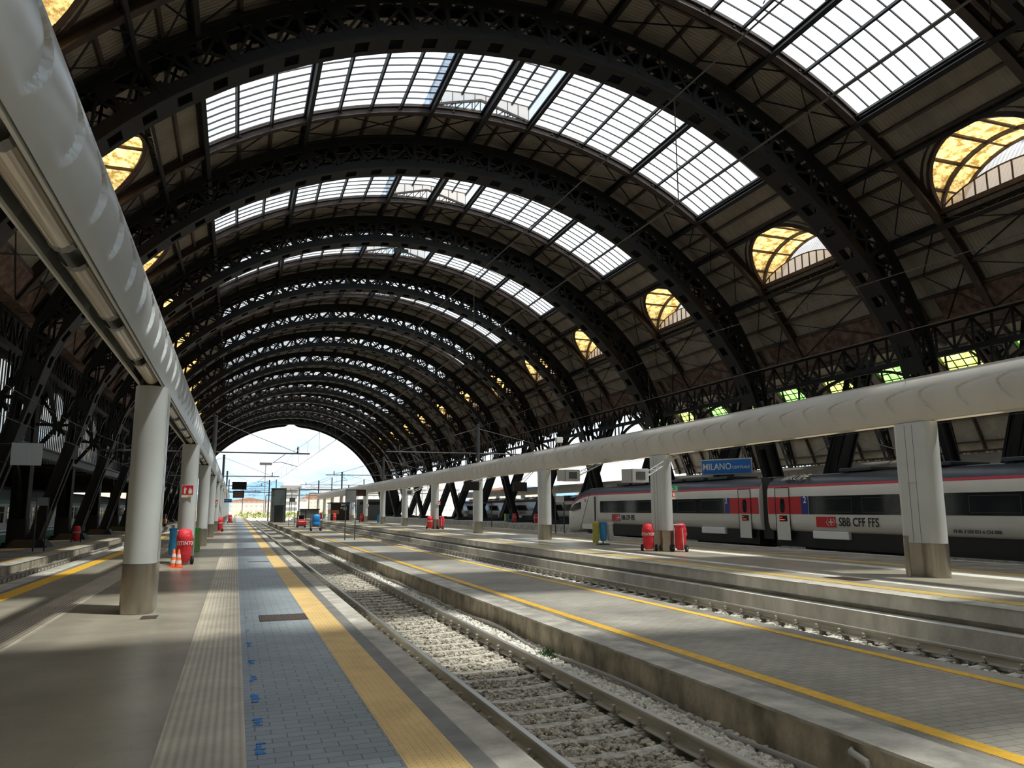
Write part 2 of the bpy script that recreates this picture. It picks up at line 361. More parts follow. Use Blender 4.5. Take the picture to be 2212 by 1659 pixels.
def girder(t, depth, w=.16, name='roof_girder', mt=STEEL, y0=-HB, y1=HB, lattice=True):
    g = MB(); up = P3(1, t, 0)
    for r in (RS - .12, RS - .12 - depth): g.beam(P3(r, t, y0), P3(r, t, y1), w, .10, up)
    if lattice:
        n = int(round((y1 - y0) / .95)); rr = (RS - .12, RS - .12 - depth)
        for i in range(n):
            a, c = y0 + (y1 - y0) * i / n, y0 + (y1 - y0) * (i + 1) / n
            g.beam(P3(rr[i % 2], t, a), P3(rr[(i + 1) % 2], t, c), .06, .06, up); g.beam(P3(rr[0], t, a), P3(rr[1], t, a), .06, .06, up)
    else: g.beam(P3(RS - .12 - depth / 2, t, y0), P3(RS - .12 - depth / 2, t, y1), .03, depth, up)
    return g.build(name, mt, skin)
for t in (-34.9, 34.9, -22.2, 22.8): girder(t, .42, .2, lattice=False)
for t in (-6.4, 6.9): girder(t, .36, .18, lattice=False)
girder(.5, .55, .24, lattice=False)
for t in (-49.6, 49.6): girder(t, .75, .2)
for t in (-40.6, 40.6): girder(t, .5, .14)
# rusty gutter band and valley girder under the eaves
gu = MB()
for sg in (1, -1): gu.arcbox(sg * 57.6, sg * 60.6, RS - .30, RS - .24, -HB + .5, HB - .5, 3)
gu.build('gutter_panel', RUST, skin)
eg = MB()
for sg in (1, -1):
    xx = sg * 20.9
    for (z0, z1) in ((9.9, 10.15), (11.4, 11.65)): eg.box(min(xx, xx + sg * .3), max(xx, xx + sg * .3), -HB, HB, z0, z1)
    for i in range(12):
        a, c = -HB + PER * i / 12, -HB + PER * (i + 1) / 12
        z = (10.1, 11.45); eg.beam((xx + sg * .15, a, z[i % 2]), (xx + sg * .15, c, z[(i + 1) % 2]), .09); eg.beam((xx + sg * .15, a, z[0]), (xx + sg * .15, a, z[1]), .09)
    # arched bracket between the arches
    pts = [(xx + sg * .15, -5.6 + 11.2 * i / 16, 9.9 - 2.6 * (abs(-1 + 2 * i / 16)) ** 2.6) for i in range(17)]
    for p, q in zip(pts[:-1], pts[1:]): eg.beam(p, q, .22, .14)
    for i in (1, 2, 3, 13, 14, 15): eg.beam(pts[i], (pts[i][0], pts[i][1], 9.95), .09)
    for d in (-1, 1): eg.beam((xx + sg * .15, d * 5.6, 7.0), (xx + sg * .15, d * 3.2, 9.9), .10)
eg.build('eaves_girder', STEEL, skin)
vs_ = MB(); vs_.box(20.1, 23.4, -HB, HB, 11.5, 11.62); vs_.box(-23.0, -20.1, -HB, HB, 11.5, 11.62); vs_.build('valley_gutter', RUST, skin)
# ---- skylight of one bay
def make_window():
    root = None
    g = MB()
    for (a, c, n) in ((-34.6, -6.5, 14), (6.9, 34.6, 14)):
        i0 = len(g.v)
        for i in range(n + 1):
            t = a + (c - a) * i / n; g.v += [P3(RS + .05, t, -3.05), P3(RS + .05, t, 3.05)]
        for i in range(n): g.face(i0 + 2 * i, i0 + 2 * i + 1, i0 + 2 * i + 3, i0 + 2 * i + 2)
    # raised lantern over the crown: nearly flat glazed roof
    zl = RS + 1.0; xa, xb_ = RS * sin(rad(-6.5)), RS * sin(rad(6.9))
    i0 = len(g.v); g.v += [(xa, -3.05, zl - .22), (xa, 3.05, zl - .22), (.1, -3.05, zl), (.1, 3.05, zl), (xb_, -3.05, zl - .22), (xb_, 3.05, zl - .22)]
    g.face(i0, i0 + 1, i0 + 3, i0 + 2); g.face(i0 + 2, i0 + 3, i0 + 5, i0 + 4)
    for xx in (xa, xb_):
        i0 = len(g.v); zb = math.sqrt(RS ** 2 - xx ** 2); g.v += [(xx, -3.05, zb), (xx, 3.05, zb), (xx, 3.05, zl - .22), (xx, -3.05, zl - .22)]; g.face(i0, i0 + 1, i0 + 2, i0 + 3)
    root = g.build('window_1', GLASS, loc=(XC, 0, ZC)); struct(root)
    fr = MB()
    for i in range(11):
        y = -3.05 + 6.1 * i / 10
        for (a, c) in ((-34.6, -6.5), (6.9, 34.6)): fr.arcbox(a, c, RS - .02, RS + .04, y - .022, y + .022, 12)
        fr.beam((xa, y, zl - .25), (.1, y, zl - .03), .045, .06); fr.beam((.1, y, zl - .03), (xb_, y, zl - .25), .045, .06)
    fr.build('glazing_bar', mat('bar', (.075, .065, .06), .5), root)
    fr = MB()
    for t in (-34.4, -30.6, -26.4, -18.0, -14.0, -10.2, 11.2, 15.0, 18.8, 27.0, 30.9, 34.4): fr.beam(P3(RS - .12, t, -3.1), P3(RS - .12, t, 3.1), .09, .22, P3(1, t, 0))
    for xx in (xa, xa * .35, xb_ * .33, xb_ * .66, xb_): fr.beam((xx, -3.1, zl - .14 - .2 * abs(xx) / 2.8), (xx, 3.1, zl - .14 - .2 * abs(xx) / 2.8), .08, .12)
    fr.build('glazing_purlin', STEEL, root)
    # gable ends of the lantern: brown lattice pediment and frosted panes
    pd = MB(); gl = MB()
    for y in (-3.05, 3.05):
        zr = lambda xx: math.sqrt(RS ** 2 - xx ** 2) - .05
        pk = RS + .62
        pd.beam((xa, y, zr(xa) + .10), (.1, y, pk), .10, .12); pd.beam((.1, y, pk), (xb_, y, zr(xb_) + .10), .10, .12)
        n = 12
        for i in range(n):
            x0 = xa + (xb_ - xa) * i / n; x1 = xa + (xb_ - xa) * (i + 1) / n
            top = lambda q: (zr(xa) + .1) + (pk - zr(xa) - .1) * (1 - abs(q - .1) / 2.8)
            pd.beam((x0, y, zr(x0)), (x1, y, top(x1)), .05); pd.beam((x0, y, zr(x0)), (x0, y, top(x0)), .05)
        i0 = len(gl.v); gl.v += [(xa, y, zr(xa)), (.1, y, pk - .05), (.1, y, zl), (xa, y, zl - .2), (xb_, y, zl - .2), (xb_, y, zr(xb_))]
        gl.face(i0, i0 + 1, i0 + 2, i0 + 3); gl.face(i0 + 1, i0 + 5, i0 + 4, i0 + 2)
        for i in range(10):
            xx = xa + (xb_ - xa) * i / 9; pd.beam((xx, y, zr(xx)), (xx, y, zl - .1), .035)
    pd.build('lantern_gable', STEELB, root); gl.build('lantern_end_glass', FROST, root)
    return root
sky1 = make_window()
# ---- amber dormer (right side pattern, mirrored for the left)
def make_dormer(sg, glass, outer=1.15, name='window_2'):
    xs = RS * sin(rad(48.4)); zs = RS * cos(rad(48.4)); zt = RS * cos(rad(40.9)); A = 3.05; B_ = zt - zs; xf = xs + outer
    g = MB(); nu = 20
    def pt(u, x, k=1.0): return (sg * x, A * cos(u) * k, zs + B_ * sin(u) * k)
    def xin(u): z = zs + B_ * sin(u); return math.sqrt(RS ** 2 - z * z)
    rows = []
    for i in range(nu + 1):
        u = pi * i / nu; xi = xin(u); rows.append([pt(u, xi), pt(u, (xi + xs) / 2), pt(u, xs + .02), pt(u, xf)])
    i0 = len(g.v)
    for r in rows: g.v += r
    for i in range(nu):
        for k in range(3): a = i0 + i * 4 + k; g.face(a, a + 1, a + 5, a + 4)
    root = g.build(name, glass, loc=(XC, 0, ZC), smooth=True); struct(root)
    fr = MB()
    for i in range(nu):
        for (x, w, h) in ((xs, .20, .14), (xf, .12, .12)):
            fr.beam(pt(pi * i / nu, x, .985), pt(pi * (i + 1) / nu, x, .985), w, h, (1, 0, 0))
        fr.beam(pt(pi * i / nu, xin(pi * i / nu), 1.0), pt(pi * (i + 1) / nu, xin(pi * (i + 1) / nu), 1.0), .22, .16, (1, 0, 0))
        fr.beam(pt(pi * i / nu, xin(pi * i / nu) - .1, 1.10), pt(pi * (i + 1) / nu, xin(pi * (i + 1) / nu) - .1, 1.10), .08, .20, (1, 0, 0))
    for u in (.12, .28, .43, .57, .72, .88):
        u *= pi; fr.beam(pt(u, xin(u), .985), pt(u, xs, .985), .15, .10); fr.beam(pt(u, xs, .985), pt(u, xf, .985), .05, .08)
    fr.beam((sg * xs, -A - .2, zs - .08), (sg * xs, A + .2, zs - .08), .16, .22)
    fr.build('dormer_frame', STEELB, root)
    pn = MB(); pf = MB(); n = 11; hh = lambda y: .06 + .80 * (1 - (y / A) ** 2) ** .8
    for i in range(n):
        y0 = -A + 2 * A * i / n; y1 = -A + 2 * A * (i + 1) / n; k = len(pn.v)
        pn.v += [(sg * (xs + .06), y0, zs), (sg * (xs + .06), y1, zs), (sg * (xs + .06), y1, zs + hh(min(A, y1))), (sg * (xs + .06), y0, zs + hh(max(-A, y0)))]
        pn.face(k, k + 1, k + 2, k + 3); pf.beam((sg * xs, y0, zs), (sg * xs, y0, zs + hh(max(-A, y0))), .05)
        pf.beam((sg * xs, y0, zs + hh(y0)), (sg * xs, y1, zs + hh(min(A, y1))), .05)
    pn.build('low_pane', FROST, root); pf.build('low_pane_frame', STEELB, root)
    return root
dorR = make_dormer(1, AMBER); dorL = make_dormer(-1, AMBER, name='window_3')
# place the bays
first = True
for k in range(-2, 13):
    yc = Y0 + HB + PER * k
    if first: skin.location.y = yc; sky1.location.y = yc; dorR.location.y = yc; dorL.location.y = yc; first = False
    else:
        for o in (skin, sky1, dorR, dorL): dup(o, loc=(XC, yc, ZC))

# ---- arch trusses
def leg_warp(b, T0, foot):
    """below the angle T0 the arch runs down to its foot as a straight leg"""
    out = []
    for (x, y, z) in b.v:
        rr_ = math.hypot(x, z); t = math.degrees(math.atan2(abs(x), z))
        if t > T0:
            d = rr_ - RI; k = min(1.0, (t - T0) / (88 - T0)); sg = 1 if x > 0 else -1
            ax_, az_ = rr_ * sin(rad(T0)), rr_ * cos(rad(T0)); x = sg * (ax_ + (foot + d - ax_) * k); z = az_ + (.75 - az_) * k
        out.append((x, y, z))
    b.v = out; return b
def make_truss(name='arch_truss', T0=62, foot=20.95):
    root = thing(name, None, 'arch truss', (XA, 0, ZC))
    yp = (-.46, .46)
    ru = lambda t: 22.75 if abs(t) < 50 else (22.75 - (abs(t) - 50) / 22 * 1.2 if abs(t) < 72 else RI + .60)
    lc = MB()
    for y in yp:
        lc.arcbox(-88, 88, RI, RI + .07, y - .15, y + .15, 64); lc.arcbox(-88, 88, RI + .07, lambda t: RI + (.48 if abs(t) < 60 else .20), y - .035, y + .035, 64)
    t = -74.0
    while t < 74: lc.arcbox(t, t + 2.2, RI, RI + .06, -.34, .34, 1); t += 3.7
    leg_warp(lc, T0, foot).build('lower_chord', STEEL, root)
    uc = MB()
    for y in yp:
        uc.arcbox(-88, 88, lambda t: ru(t) - .08, ru, y - .18, y + .18, 64); uc.arcbox(-88, 88, lambda t: ru(t) - (.40 if abs(t) < 60 else .20), lambda t: ru(t) - .08, y - .03, y + .03, 64)
    t = -60.0
    while t < 60: uc.arcbox(t, t + .9, ru(t) - .06, ru(t), -.36, .36, 1); t += 3.7
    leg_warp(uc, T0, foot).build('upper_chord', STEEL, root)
    wb = MB(); st = 3.7; n = int(140 / st)
    for i in range(n + 1):
        a = -69.0 + st * i
        for y in yp:
            wb.beam(P3(RI + .3, a, y), P3(ru(a) - .2, a, y), .16, .11, (0, 1, 0))
            if i < n:
                c = a + st; mid = (a + c) / 2
                wb.beam(P3(RI + .35, a, y), P3(ru(c) - .25, c, y), .10, .07, (0, 1, 0))
                if i % 2: wb.beam(P3(RI + .35, c, y), P3(ru(a) - .25, a, y), .10, .07, (0, 1, 0))
                else: wb.beam(P3(RI + .35, c, y), P3(ru(mid) - .25, mid, y), .08, .06, (0, 1, 0))
        for y in yp: wb.arcbox(a - .55, a + .55, RI + .45, RI + .70, y - .02, y + .02, 1); wb.arcbox(a - .6, a + .6, ru(a) - .62, ru(a) - .38, y - .02, y + .02, 1)
        # cross frames between the two planes
        wb.beam(P3(RI + .4, a, -.46), P3(ru(a) - .3, a, .46), .07); wb.beam(P3(RI + .4, a, .46), P3(ru(a) - .3, a, -.46), .07)
        if i % 6 == 1: wb.arcbox(a - .9, a + .9, ru(a) - .85, ru(a) - .1, -.52, -.47, 1)
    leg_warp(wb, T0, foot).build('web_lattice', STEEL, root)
    for sg, zf in ((1, 1.05), (-1, .62)):
        lg = MB()
        for y in yp: lg.arcbox(sg * 71.5, sg * 88, RI, ru, y - .04, y + .04, 5)
        lg.arcbox(sg * 82.5, sg * 88, RI + .02, RI + .06, -.5, .5, 3); lg.arcbox(sg * 82.5, sg * 88, lambda t: ru(t) - .06, lambda t: ru(t) - .02, -.5, .5, 3)
        leg_warp(lg, T0, foot).build('solid_foot', STEEL, root)
        ft = MB()
        ft.loft([[(sg * 21.4 + a * w, b_ * w2, z) for a, b_ in ((-1, -1), (1, -1), (1, 1), (-1, 1))] for z, w, w2 in ((zf - .02, 1.05, .95), (zf + .12, .95, .85), (zf + .45, .72, .62))])
        ft.build('foot_shoe', STEEL, root)
    return root
tr0 = make_truss()
tr0.location.y = Y0 - 2 * PER; tr0['label'] = 'dark lattice arch truss behind the viewer, farthest back one'
tr0['group'] = 'arch trusses of the train shed'
for k in range(-1, 14):
    lab = 'dark lattice arch truss just behind the viewer' if k == -1 else 'dark lattice steel arch spanning the tracks, %s of the row counted from the camera' % ORD[k]
    dup(tr0, (XA, Y0 + PER * k, ZC), lab)
tr0.location.y = Y0 - 2 * PER

# far end screen
en = MB(); n = 90; i0 = 0
for i in range(n + 1):
    t = -88 + 176 * i / n; a = rad(t); ri = 20.25 + (.75 * (1 - abs(t) / 4.2) if abs(t) < 4.2 else 0); ro = 24.6
    for y in (0, .35): en.v += [(ri * sin(a), y, ri * cos(a)), (ro * sin(a), y, ro * cos(a))]
for i in range(n):
    a = i * 4; c = a + 4; en.face(a, c, c + 1, a + 1); en.face(a + 2, a + 3, c + 3, c + 2); en.face(a, a + 2, c + 2, c); en.face(a + 1, c + 1, c + 3, a + 3)
o = en.build('wall_end_arch', STEEL, loc=(XA + .1, YEND + .6, ZC + .25)); struct(o)
o = MB().box(-60, 160, -.4, 0, -1, 40).build('wall_light_block', mat('light_block_surface', (.22, .20, .17), .8), loc=(0, Y0 - PER * 2.6, 0)); struct(o)  # unseen wall added behind the camera to limit sky light from the rear

# ================================================================== NEIGHBOURING SHEDS
# big shed on the right: skin bays, arches scaled from the near ones
X2, Z2, R2 = 70.2, -1.5, 37.9
def shed2_bay():
    b = MB(); H2 = HB
    def strip(a, c, n, y0, y1):
        i0 = len(b.v)
        for i in range(n + 1):
            t = a + (c - a) * i / n
            for r in (R2, R2 + .15): b.v += [P3(r, t, y0), P3(r, t, y1)]
        for i in range(n):
            q = i0 + i * 4; w = q + 4; b.cur = 0; b.face(q, q + 1, w + 1, w); b.cur = 1; b.face(q + 2, w + 2, w + 3, q + 3); b.face(q, w, w + 2, q + 2); b.face(q + 1, q + 3, w + 3, w + 1)
    strip(-72, -35, 14, -H2, H2)
    strip(-35, 35, 24, -H2, -3); strip(-35, 35, 24, 3, H2)
    strip(35, 46, 4, -H2, H2); strip(46, 55, 3, -H2, -3.3); strip(46, 55, 3, 3.3, H2); strip(55, 72, 7, -H2, H2)
    root = b.build('ceiling', [SHEET, SHEET2], loc=(X2, 0, Z2)); struct(root)
    f = MB()
    for t in (-70, -64, -58, -55, -46, -42, -38, -35, 35, 38, 42, 46, 55, 58, 64, 70): f.beam(P3(R2 - .3, t, -H2), P3(R2 - .3, t, H2), .22, .45, P3(1, t, 0))
    for y in (-3.2, 3.2): f.arcbox(-72, 72, R2 - .7, R2 - .1, y - .12, y + .12, 40)
    f.build('purlin_grid', STEELB, root)
    return root
def shed2_glass(mt, t0, t1, w, nm, bars, bow=0):
    g = MB(); n = 8
    for i in range(n + 1):
        t = t0 + (t1 - t0) * i / n; g.v += [P3(R2 + .05, t, -w), P3(R2 + .05, t, w)]
    for i in range(n): g.face(2 * i, 2 * i + 1, 2 * i + 3, 2 * i + 2)
    root = g.build(nm, mt, loc=(X2, 0, Z2)); struct(root); f = MB()
    for i in range(bars + 1): t = t0 + (t1 - t0) * i / bars; f.beam(P3(R2 - .1, t, -w), P3(R2 - .1, t, w), .12, .2, P3(1, t, 0))
    for i in range(5): y = -w + 2 * w * i / 4; f.arcbox(t0, t1, R2 - .1, R2 + .04, y - .05, y + .05, 6)
    if bow:
        for sg in (1, -1):
            pts = [(R2 - .3, t0 + (t1 - t0) * i / 6, sg * (w + .1 - 2.2 * (abs(i / 6 - (0 if abs(t0) > abs(t1) else 1))) ** 2)) for i in range(7)]
            for p, q in zip(pts[:-1], pts[1:]): f.beam(P3(*p), P3(*q), .3)
    f.build('glazing_bar', STEEL, root)
    return root
s2 = shed2_bay(); s2g = shed2_glass(GLASS, -35, 35, 3, 'window_4', 14)
s2d = {('R', 0): shed2_glass(GREENG, 55, 46, 3.3, 'window_5', 5, 1), ('R', 1): shed2_glass(LIMEG, 55, 46, 3.3, 'window_6', 5, 1)}
used = set()
def put(o, loc, key):
    if key in used: return dup(o, loc)
    used.add(key); o.location = loc; return o
for k in range(-2, 13):
    yc = Y0 + HB + PER * k
    put(s2, (X2, yc, Z2), 's2'); put(s2g, (X2, yc, Z2), 's2g'); put(s2d[('R', k % 2)], (X2, yc, Z2), 'r%d' % (k % 2))
trB = make_truss(T0=50, foot=20.9)
for k in range(-1, 14):
    c = trB if k == -1 else dup(trB); c.location = (X2, Y0 + PER * k, Z2); c['label'] = 'large dark arch truss of the wider shed on the right, %s from the camera side' % ORD[k + 1]; c.scale = (1.705, 1.0, 1.705); c['group'] = 'arch trusses of the wide neighbouring shed'
for k in []:
    c = dup(tr0, (X2, Y0 + PER * k, Z2), 'large dark arch truss of the wider shed on the right, %s from the camera side' % ORD[k + 1]); c.scale = (1.705, 1.0, 1.705)
    c['group'] = 'arch trusses of the wide neighbouring shed'; c.name = 'arch_truss'
# third shed, same span as ours
for k in range(0, 13):
    yc = Y0 + HB + PER * k
    for o in (skin, sky1): dup(o, loc=(X2 + 37 + 24, yc, ZC))
# low shed on the left: gently sloping roof over the green train
lw = MB(); lw.box(-34, -11.6, -30, 170, 5.35, 5.45)
o = lw.build('ceiling', SHEET); struct(o)
lb = MB()
for i in range(9): xx = -33 + i * 2.6; lb.box(xx, xx + .14, -30, 170, 5.05, 5.3)
for i in range(33): yy = -30 + i * 6.07; lb.box(-34, -11.6, yy, yy + .2, 4.9, 5.1)
lb.build('purlin_grid', STEELB, o)
struct(MB().box(-34.4, -34, -30, 172, -1, 5.4).build('wall_left', mat('yard_wall', (.10, .085, .07), .9, var=.3)))
# clerestory window wall on the left between the arches
def make_clerestory():
    g = MB(); n = 16; zs_, zt_ = 5.3, 9.2; A = 5.2; B0 = 3.1
    def top(y): return 6.1 + 3.1 * math.sqrt(max(0, 1 - (y / A) ** 2)) if abs(y) < A else 6.1
    for i in range(n + 1): y = -A + 2 * A * i / n; g.v += [(0, y, zs_), (0, y, top(y))]
    for i in range(n): g.face(2 * i, 2 * i + 1, 2 * i + 3, 2 * i + 2)
    root = g.build('window_8', FROST2, loc=(-11.45, 0, 0)); struct(root)
    f = MB()
    for i in range(21): y = -A + 2 * A * i / 20; f.beam((.04, y, zs_), (.04, y, top(y)), .06)
    f.beam((.08, -A, 7.0), (.08, A, 7.0), .10, .16)
    for i in range(n):
        y = -A + 2 * A * i / n; y2 = -A + 2 * A * (i + 1) / n; f.beam((.1, y, top(y) + .1), (.1, y2, top(y2) + .1), .22, .22)
    f.beam((.1, -A, 5.3), (.1, -A, 6.2), .3); f.beam((.1, A, 5.3), (.1, A, 6.2), .3)
    f.build('glazing_bar', STEEL, root)
    # spandrel above the arch
    sp = MB(); i0 = 0
    ys = [-HB] + [-A + 2 * A * i / n for i in range(n + 1)] + [HB]
    for y in ys: sp.v += [(.02, y, top(y) if abs(y) <= A else 5.3), (.02, y, 10.6)]
    for i in range(len(ys) - 1): sp.face(2 * i, 2 * i + 1, 2 * i + 3, 2 * i + 2)
    sp.build('spandrel', STEEL, root)
    gd = MB(); gd.box(-.1, .35, -HB, HB, 4.75, 5.3); gd.box(-.2, .5, -HB, HB, 5.25, 5.35)
    for i in range(16):
        a = -HB + PER * i / 16; gd.beam((.4, a, 4.5), (.4, a + PER / 32, 4.75), .04); gd.beam((.4, a + PER / 32, 4.75), (.4, a + PER / 16, 4.5), .04)
    gd.build('sill_girder', DGREY, root)
    return root
cl = make_clerestory()
for k in range(-2, 13): put(cl, (-11.45, Y0 + HB + PER * k, 0), 'cl')
def make_column():
    root = thing('shed_column', None, 'column', (-11.55, 0, -.43), group='columns on the left platform')
    m_ = MB()
    m_.box(-.42, -.36, -.45, .45, 0, 10.6); m_.box(.36, .42, -.45, .45, 0, 10.6); m_.box(-.38, .38, -.03, .03, 0, 10.6)
    m_.box(-.45, .45, -.48, .48, 0, 1.6)
    m_.build('shaft', STEEL, root)
    s_ = MB(); s_.beam((.4, 0, 5.4), (2.6, 0, 8.4), .14, .22); s_.beam((.4, 0, 7.0), (2.2, 0, 7.0), .10, .16); s_.beam((.3, 0, 9.0), (1.9, 0, 6.4), .10, .16)
    for sg in (1, -1):
        pts = [(0, sg * (.4 + 2.2 * (i / 8) ** 2), 2.6 + 2.5 * (i / 8) ** .8) for i in range(9)]
        for p, q in zip(pts[:-1], pts[1:]): s_.beam(p, q, .12, .25)
    s_.build('strut', STEEL, root)
    b_ = MB(); b_.box(-.75, .75, -.7, .7, 0, .12); b_.box(-.6, .6, -.58, .58, .12, .3); b_.build('base_plate', STEEL, root)
    return root
co = make_column()
for k in range(-1, 14):
    c = co if k == -1 else dup(co)
    c.location = (-11.55, Y0 + PER * k, -.43); c['label'] = 'dark riveted steel column of the left platform beside the low train shed, %s from the camera' % ORD[k + 1]

# ================================================================== GROUND, PLATFORMS, TRACKS
YN, YF = -14.0, 176.0
gm = MB().box(-400, 500, -40, 900, -1.3, -.80); o = gm.build('ground', BALL); struct(o)
def slab(name, mt, x0, x1, z0, z1, y0=YN, y1=YF): return struct(MB().box(x0, x1, y0, y1, z0, z1).build(name, mt))
# platform 1 (the one stood on)
slab('platform', CONCL, -4.85, 1.93, -.85, -.012)
e1 = .0
def strip(name, mt, x0, x1, z, y0=YN, y1=YF, th=.012): return struct(MB().box(x0, x1, y0, y1, z - th, z).build(name, mt))
strip('paving', DARKG, -4.42, -4.27, 0); strip('tactile_strip', YELP, -4.27, -3.92, .002); strip('paving', TILE, -3.92, -3.05, 0)
strip('tactile_strip', LIGHTB, -3.05, -2.48, .002); strip('paving', TILE, -2.48, -.43, 0); strip('tactile_strip', BEIGE, -.43, .15, .002)
strip('paving', PAVE, .15, 1.12, 0, y1=112); strip('paving', TILE, .15, 1.12, 0, y0=112); strip('tactile_strip', YEL, 1.12, 1.51, .002); strip('paving', DARKG, 1.51, 1.67, 0)
cb = MB()
cb.box(1.67, 1.93, YN, YF, -.01, .0); cb.box(-4.85, -4.42, YN, YF, -.01, 0); cb.box(1.78, 1.94, YN, YF, -.85, -.14)
struct(cb.build('kerb', CONC))
# platform 2 (low service platform)
slab('platform', CONCD, 5.08, 8.58, -1.0, -.322, y1=132)
strip('paving', PAVE2, 5.72, 7.98, -.31, y1=132); strip('kerb', CONC, 5.06, 5.60, -.31, y1=132, th=.03); strip('paving', ASPH, 5.60, 5.72, -.312, y1=132); strip('paving', ASPH, 7.98, 8.58, -.312, y1=132)
strip('painted_line', YELP, 5.74, 5.93, -.306, y1=132, th=.005); strip('painted_line', YELP, 8.08, 8.24, -.306, y1=132, th=.005)
# platform 3
slab('platform', CONCL, 11.80, 21.25, -.27, -.012); slab('platform_wall', CONCL, 11.95, 21.2, -1.0, -.25); slab('ledge', CONCL, 11.55, 12.2, -1.0, -.37)
strip('kerb', CONC, 11.785, 12.35, 0); strip('tactile_strip', YELB, 12.40, 12.80, .002); strip('paving', TILE, 12.80, 13.5, 0); strip('tactile_strip', CONCL, 13.5, 13.9, .002)
strip('paving', TILE, 13.9, 16.5, 0); strip('tactile_strip', CONCL, 16.5, 17.1, .002); strip('paving', TILE, 17.1, 17.7, 0); strip('tactile_strip', YELB, 17.7, 18.1, .002); strip('paving', ASPH, 18.1, 20.9, 0); strip('kerb', CONC, 20.9, 21.25, 0)
# platform 0 (left service platform)
slab('platform', CONCD, -12.3, -7.97, -1.0, -.442); strip('paving', ASPH, -12.2, -8.75, -.43); strip('painted_line', YELP, -8.75, -8.62, -.425); strip('kerb', CONC, -8.62, -7.955, -.43)
# platforms on the right, beyond the train
slab('platform', CONC, 28.9, 34.6, -1.0, 0.0); slab('platform', CONC, 39.6, 48.5, -1.0, 0.0); strip('tactile_strip', YELB, 40.3, 40.7, .01)

# wear marks: row of blue paint dabs, gratings
bp_ = []
for i, (yy, hh) in enumerate(((5.15, .26), (5.75, .30), (6.45, .25), (7.25, .30), (8.1, .28), (9.0, .28), (10.1, .3), (11.3, .3), (12.6, .3))):
    b = MB(); rr = random.Random(i)
    n = 9
    for j in range(n):
        a = yy + hh * j / n; w0 = .215 + rr.uniform(-.012, .02); w1 = .275 + rr.uniform(-.03, .012)
        if rr.random() < .12 + i * .05: continue
        b.box(w0, w1, a, a + hh / n * .96, .001, .0035)
    o = b.build('blue_paint_mark', BLUEP); tag(o, 'worn blue paint dab beside the beige strip, %s of the row from the bottom edge' % ORD[i], 'paint mark', 'blue paint marks on the grey paving')
IRON = mat('cast_iron', (.11, .075, .055), .5, metal=.3, var=.3, vscale=12)
def grate(x0, x1, y0, y1, z, lab):
    b = MB(); b.box(x0, x1, y0, y1, z, z + .004); n = int((x1 - x0) / .035)
    for i in range(n): a = x0 + (x1 - x0) * (i + .2) / n; b.box(a, a + .016, y0 + .03, y1 - .03, z + .004, z + .009)
    tag(b.build('drain_cover', IRON), lab, 'drain cover')
grate(.42, 1.12, 12.25, 12.95, .0, 'rusty ribbed iron drain cover set in the blue-grey paving')
for i, yy in enumerate((26.0, 34.5, 43.0, 52.0)): grate(.45, 1.1, yy, yy + .25, .0, 'narrow dark drain slot across the grey paving, %s one beyond the rusty drain cover' % ORD[i])
grate(-1.28, -1.05, 13.15, 13.55, .0, 'small square floor plate at the foot of the nearest steel pillar')
grate(13.1, 13.7, 14.0, 15.0, .0, 'worn floor plate near the yellow edge of the right platform')

# ---- track construction
ZR = -.55
def rail_mb(y0, y1):
    prof = [(-.075, 0), (.075, 0), (.075, .012), (.014, .030), (.009, .05), (.009, .118), (.034, .132), (.036, .160), (.030, .170), (-.030, .170), (-.036, .160), (-.034, .132), (-.009, .118), (-.009, .05), (-.014, .030), (-.075, .012)]
    b = MB(); b.prism(prof, 1, y0, y1)
    b.cur = 1; b.box(-.031, .031, y0, y1, .168, .1725)
    return b
railproto = rail_mb(-12, 176).build('rail', [RAILS, RAILT]); rfirst = [True]
def rail(x, lab, grp):
    global railproto
    o = railproto if rfirst[0] else dup(railproto); rfirst[0] = False
    o.location = (x, 0, ZR - .172); tag(o, lab, 'rail', grp)
tracks = {'track beside the blue-grey paving': 3.57, 'track at the foot of the right platform': 10.12, 'track left of the near platform': -6.43, 'track under the white train': 22.92, 'empty track beyond the white train': 27.2, 'track under the green train': -14.95, 'track under the distant white train': 37.3}
for nm, xc in tracks.items():
    rail(xc - .7535, 'left-hand steel rail of the ' + nm, 'rails'); rail(xc + .7535, 'right-hand steel rail of the ' + nm, 'rails')
# sleepers
def make_sleeper():
    b = MB(); L = 1.2
    b.loft([[(xx, -.13 * k, 0), (xx, .13 * k, 0), (xx, .10 * k, hz), (xx, -.10 * k, hz)] for xx, k, hz in ((-L, 1, .17), (-.75, 1, .18), (-.35, .85, .15), (.35, .85, .15), (.75, 1, .18), (L, 1, .17))])
    o = b.build('sleeper', SLEEP); fs = []
    for xr in (-.7535, .7535):
        for sg in (-1, 1):
            c = MB(); xx = xr + sg * .088
            c.box(xx - .045, xx + .045, -.07, .07, .175, .195); c.lathe([(.017, .19), (.017, .30), (.010, .305)], 8, xx, 0); c.lathe([(.034, .225), (.036, .245), (.028, .25)], 6, xx, 0); c.lathe([(.028, .27), (.028, .295), (.02, .30)], 6, xx, 0)
            c.box(xx - sg * .06 - .035, xx - sg * .06 + .035, -.035, .035, .20, .225)
            c.tube([(xx, -.05, .21), (xx - sg * .03, -.03, .235), (xx, 0, .222), (xx - sg * .03, .03, .235), (xx, .05, .21)], .009, 6)
            c.build('rail_fastening', CLIP, o)
    return o
sl = make_sleeper(); cnt = 0
SLZ = ZR - .172 - .19
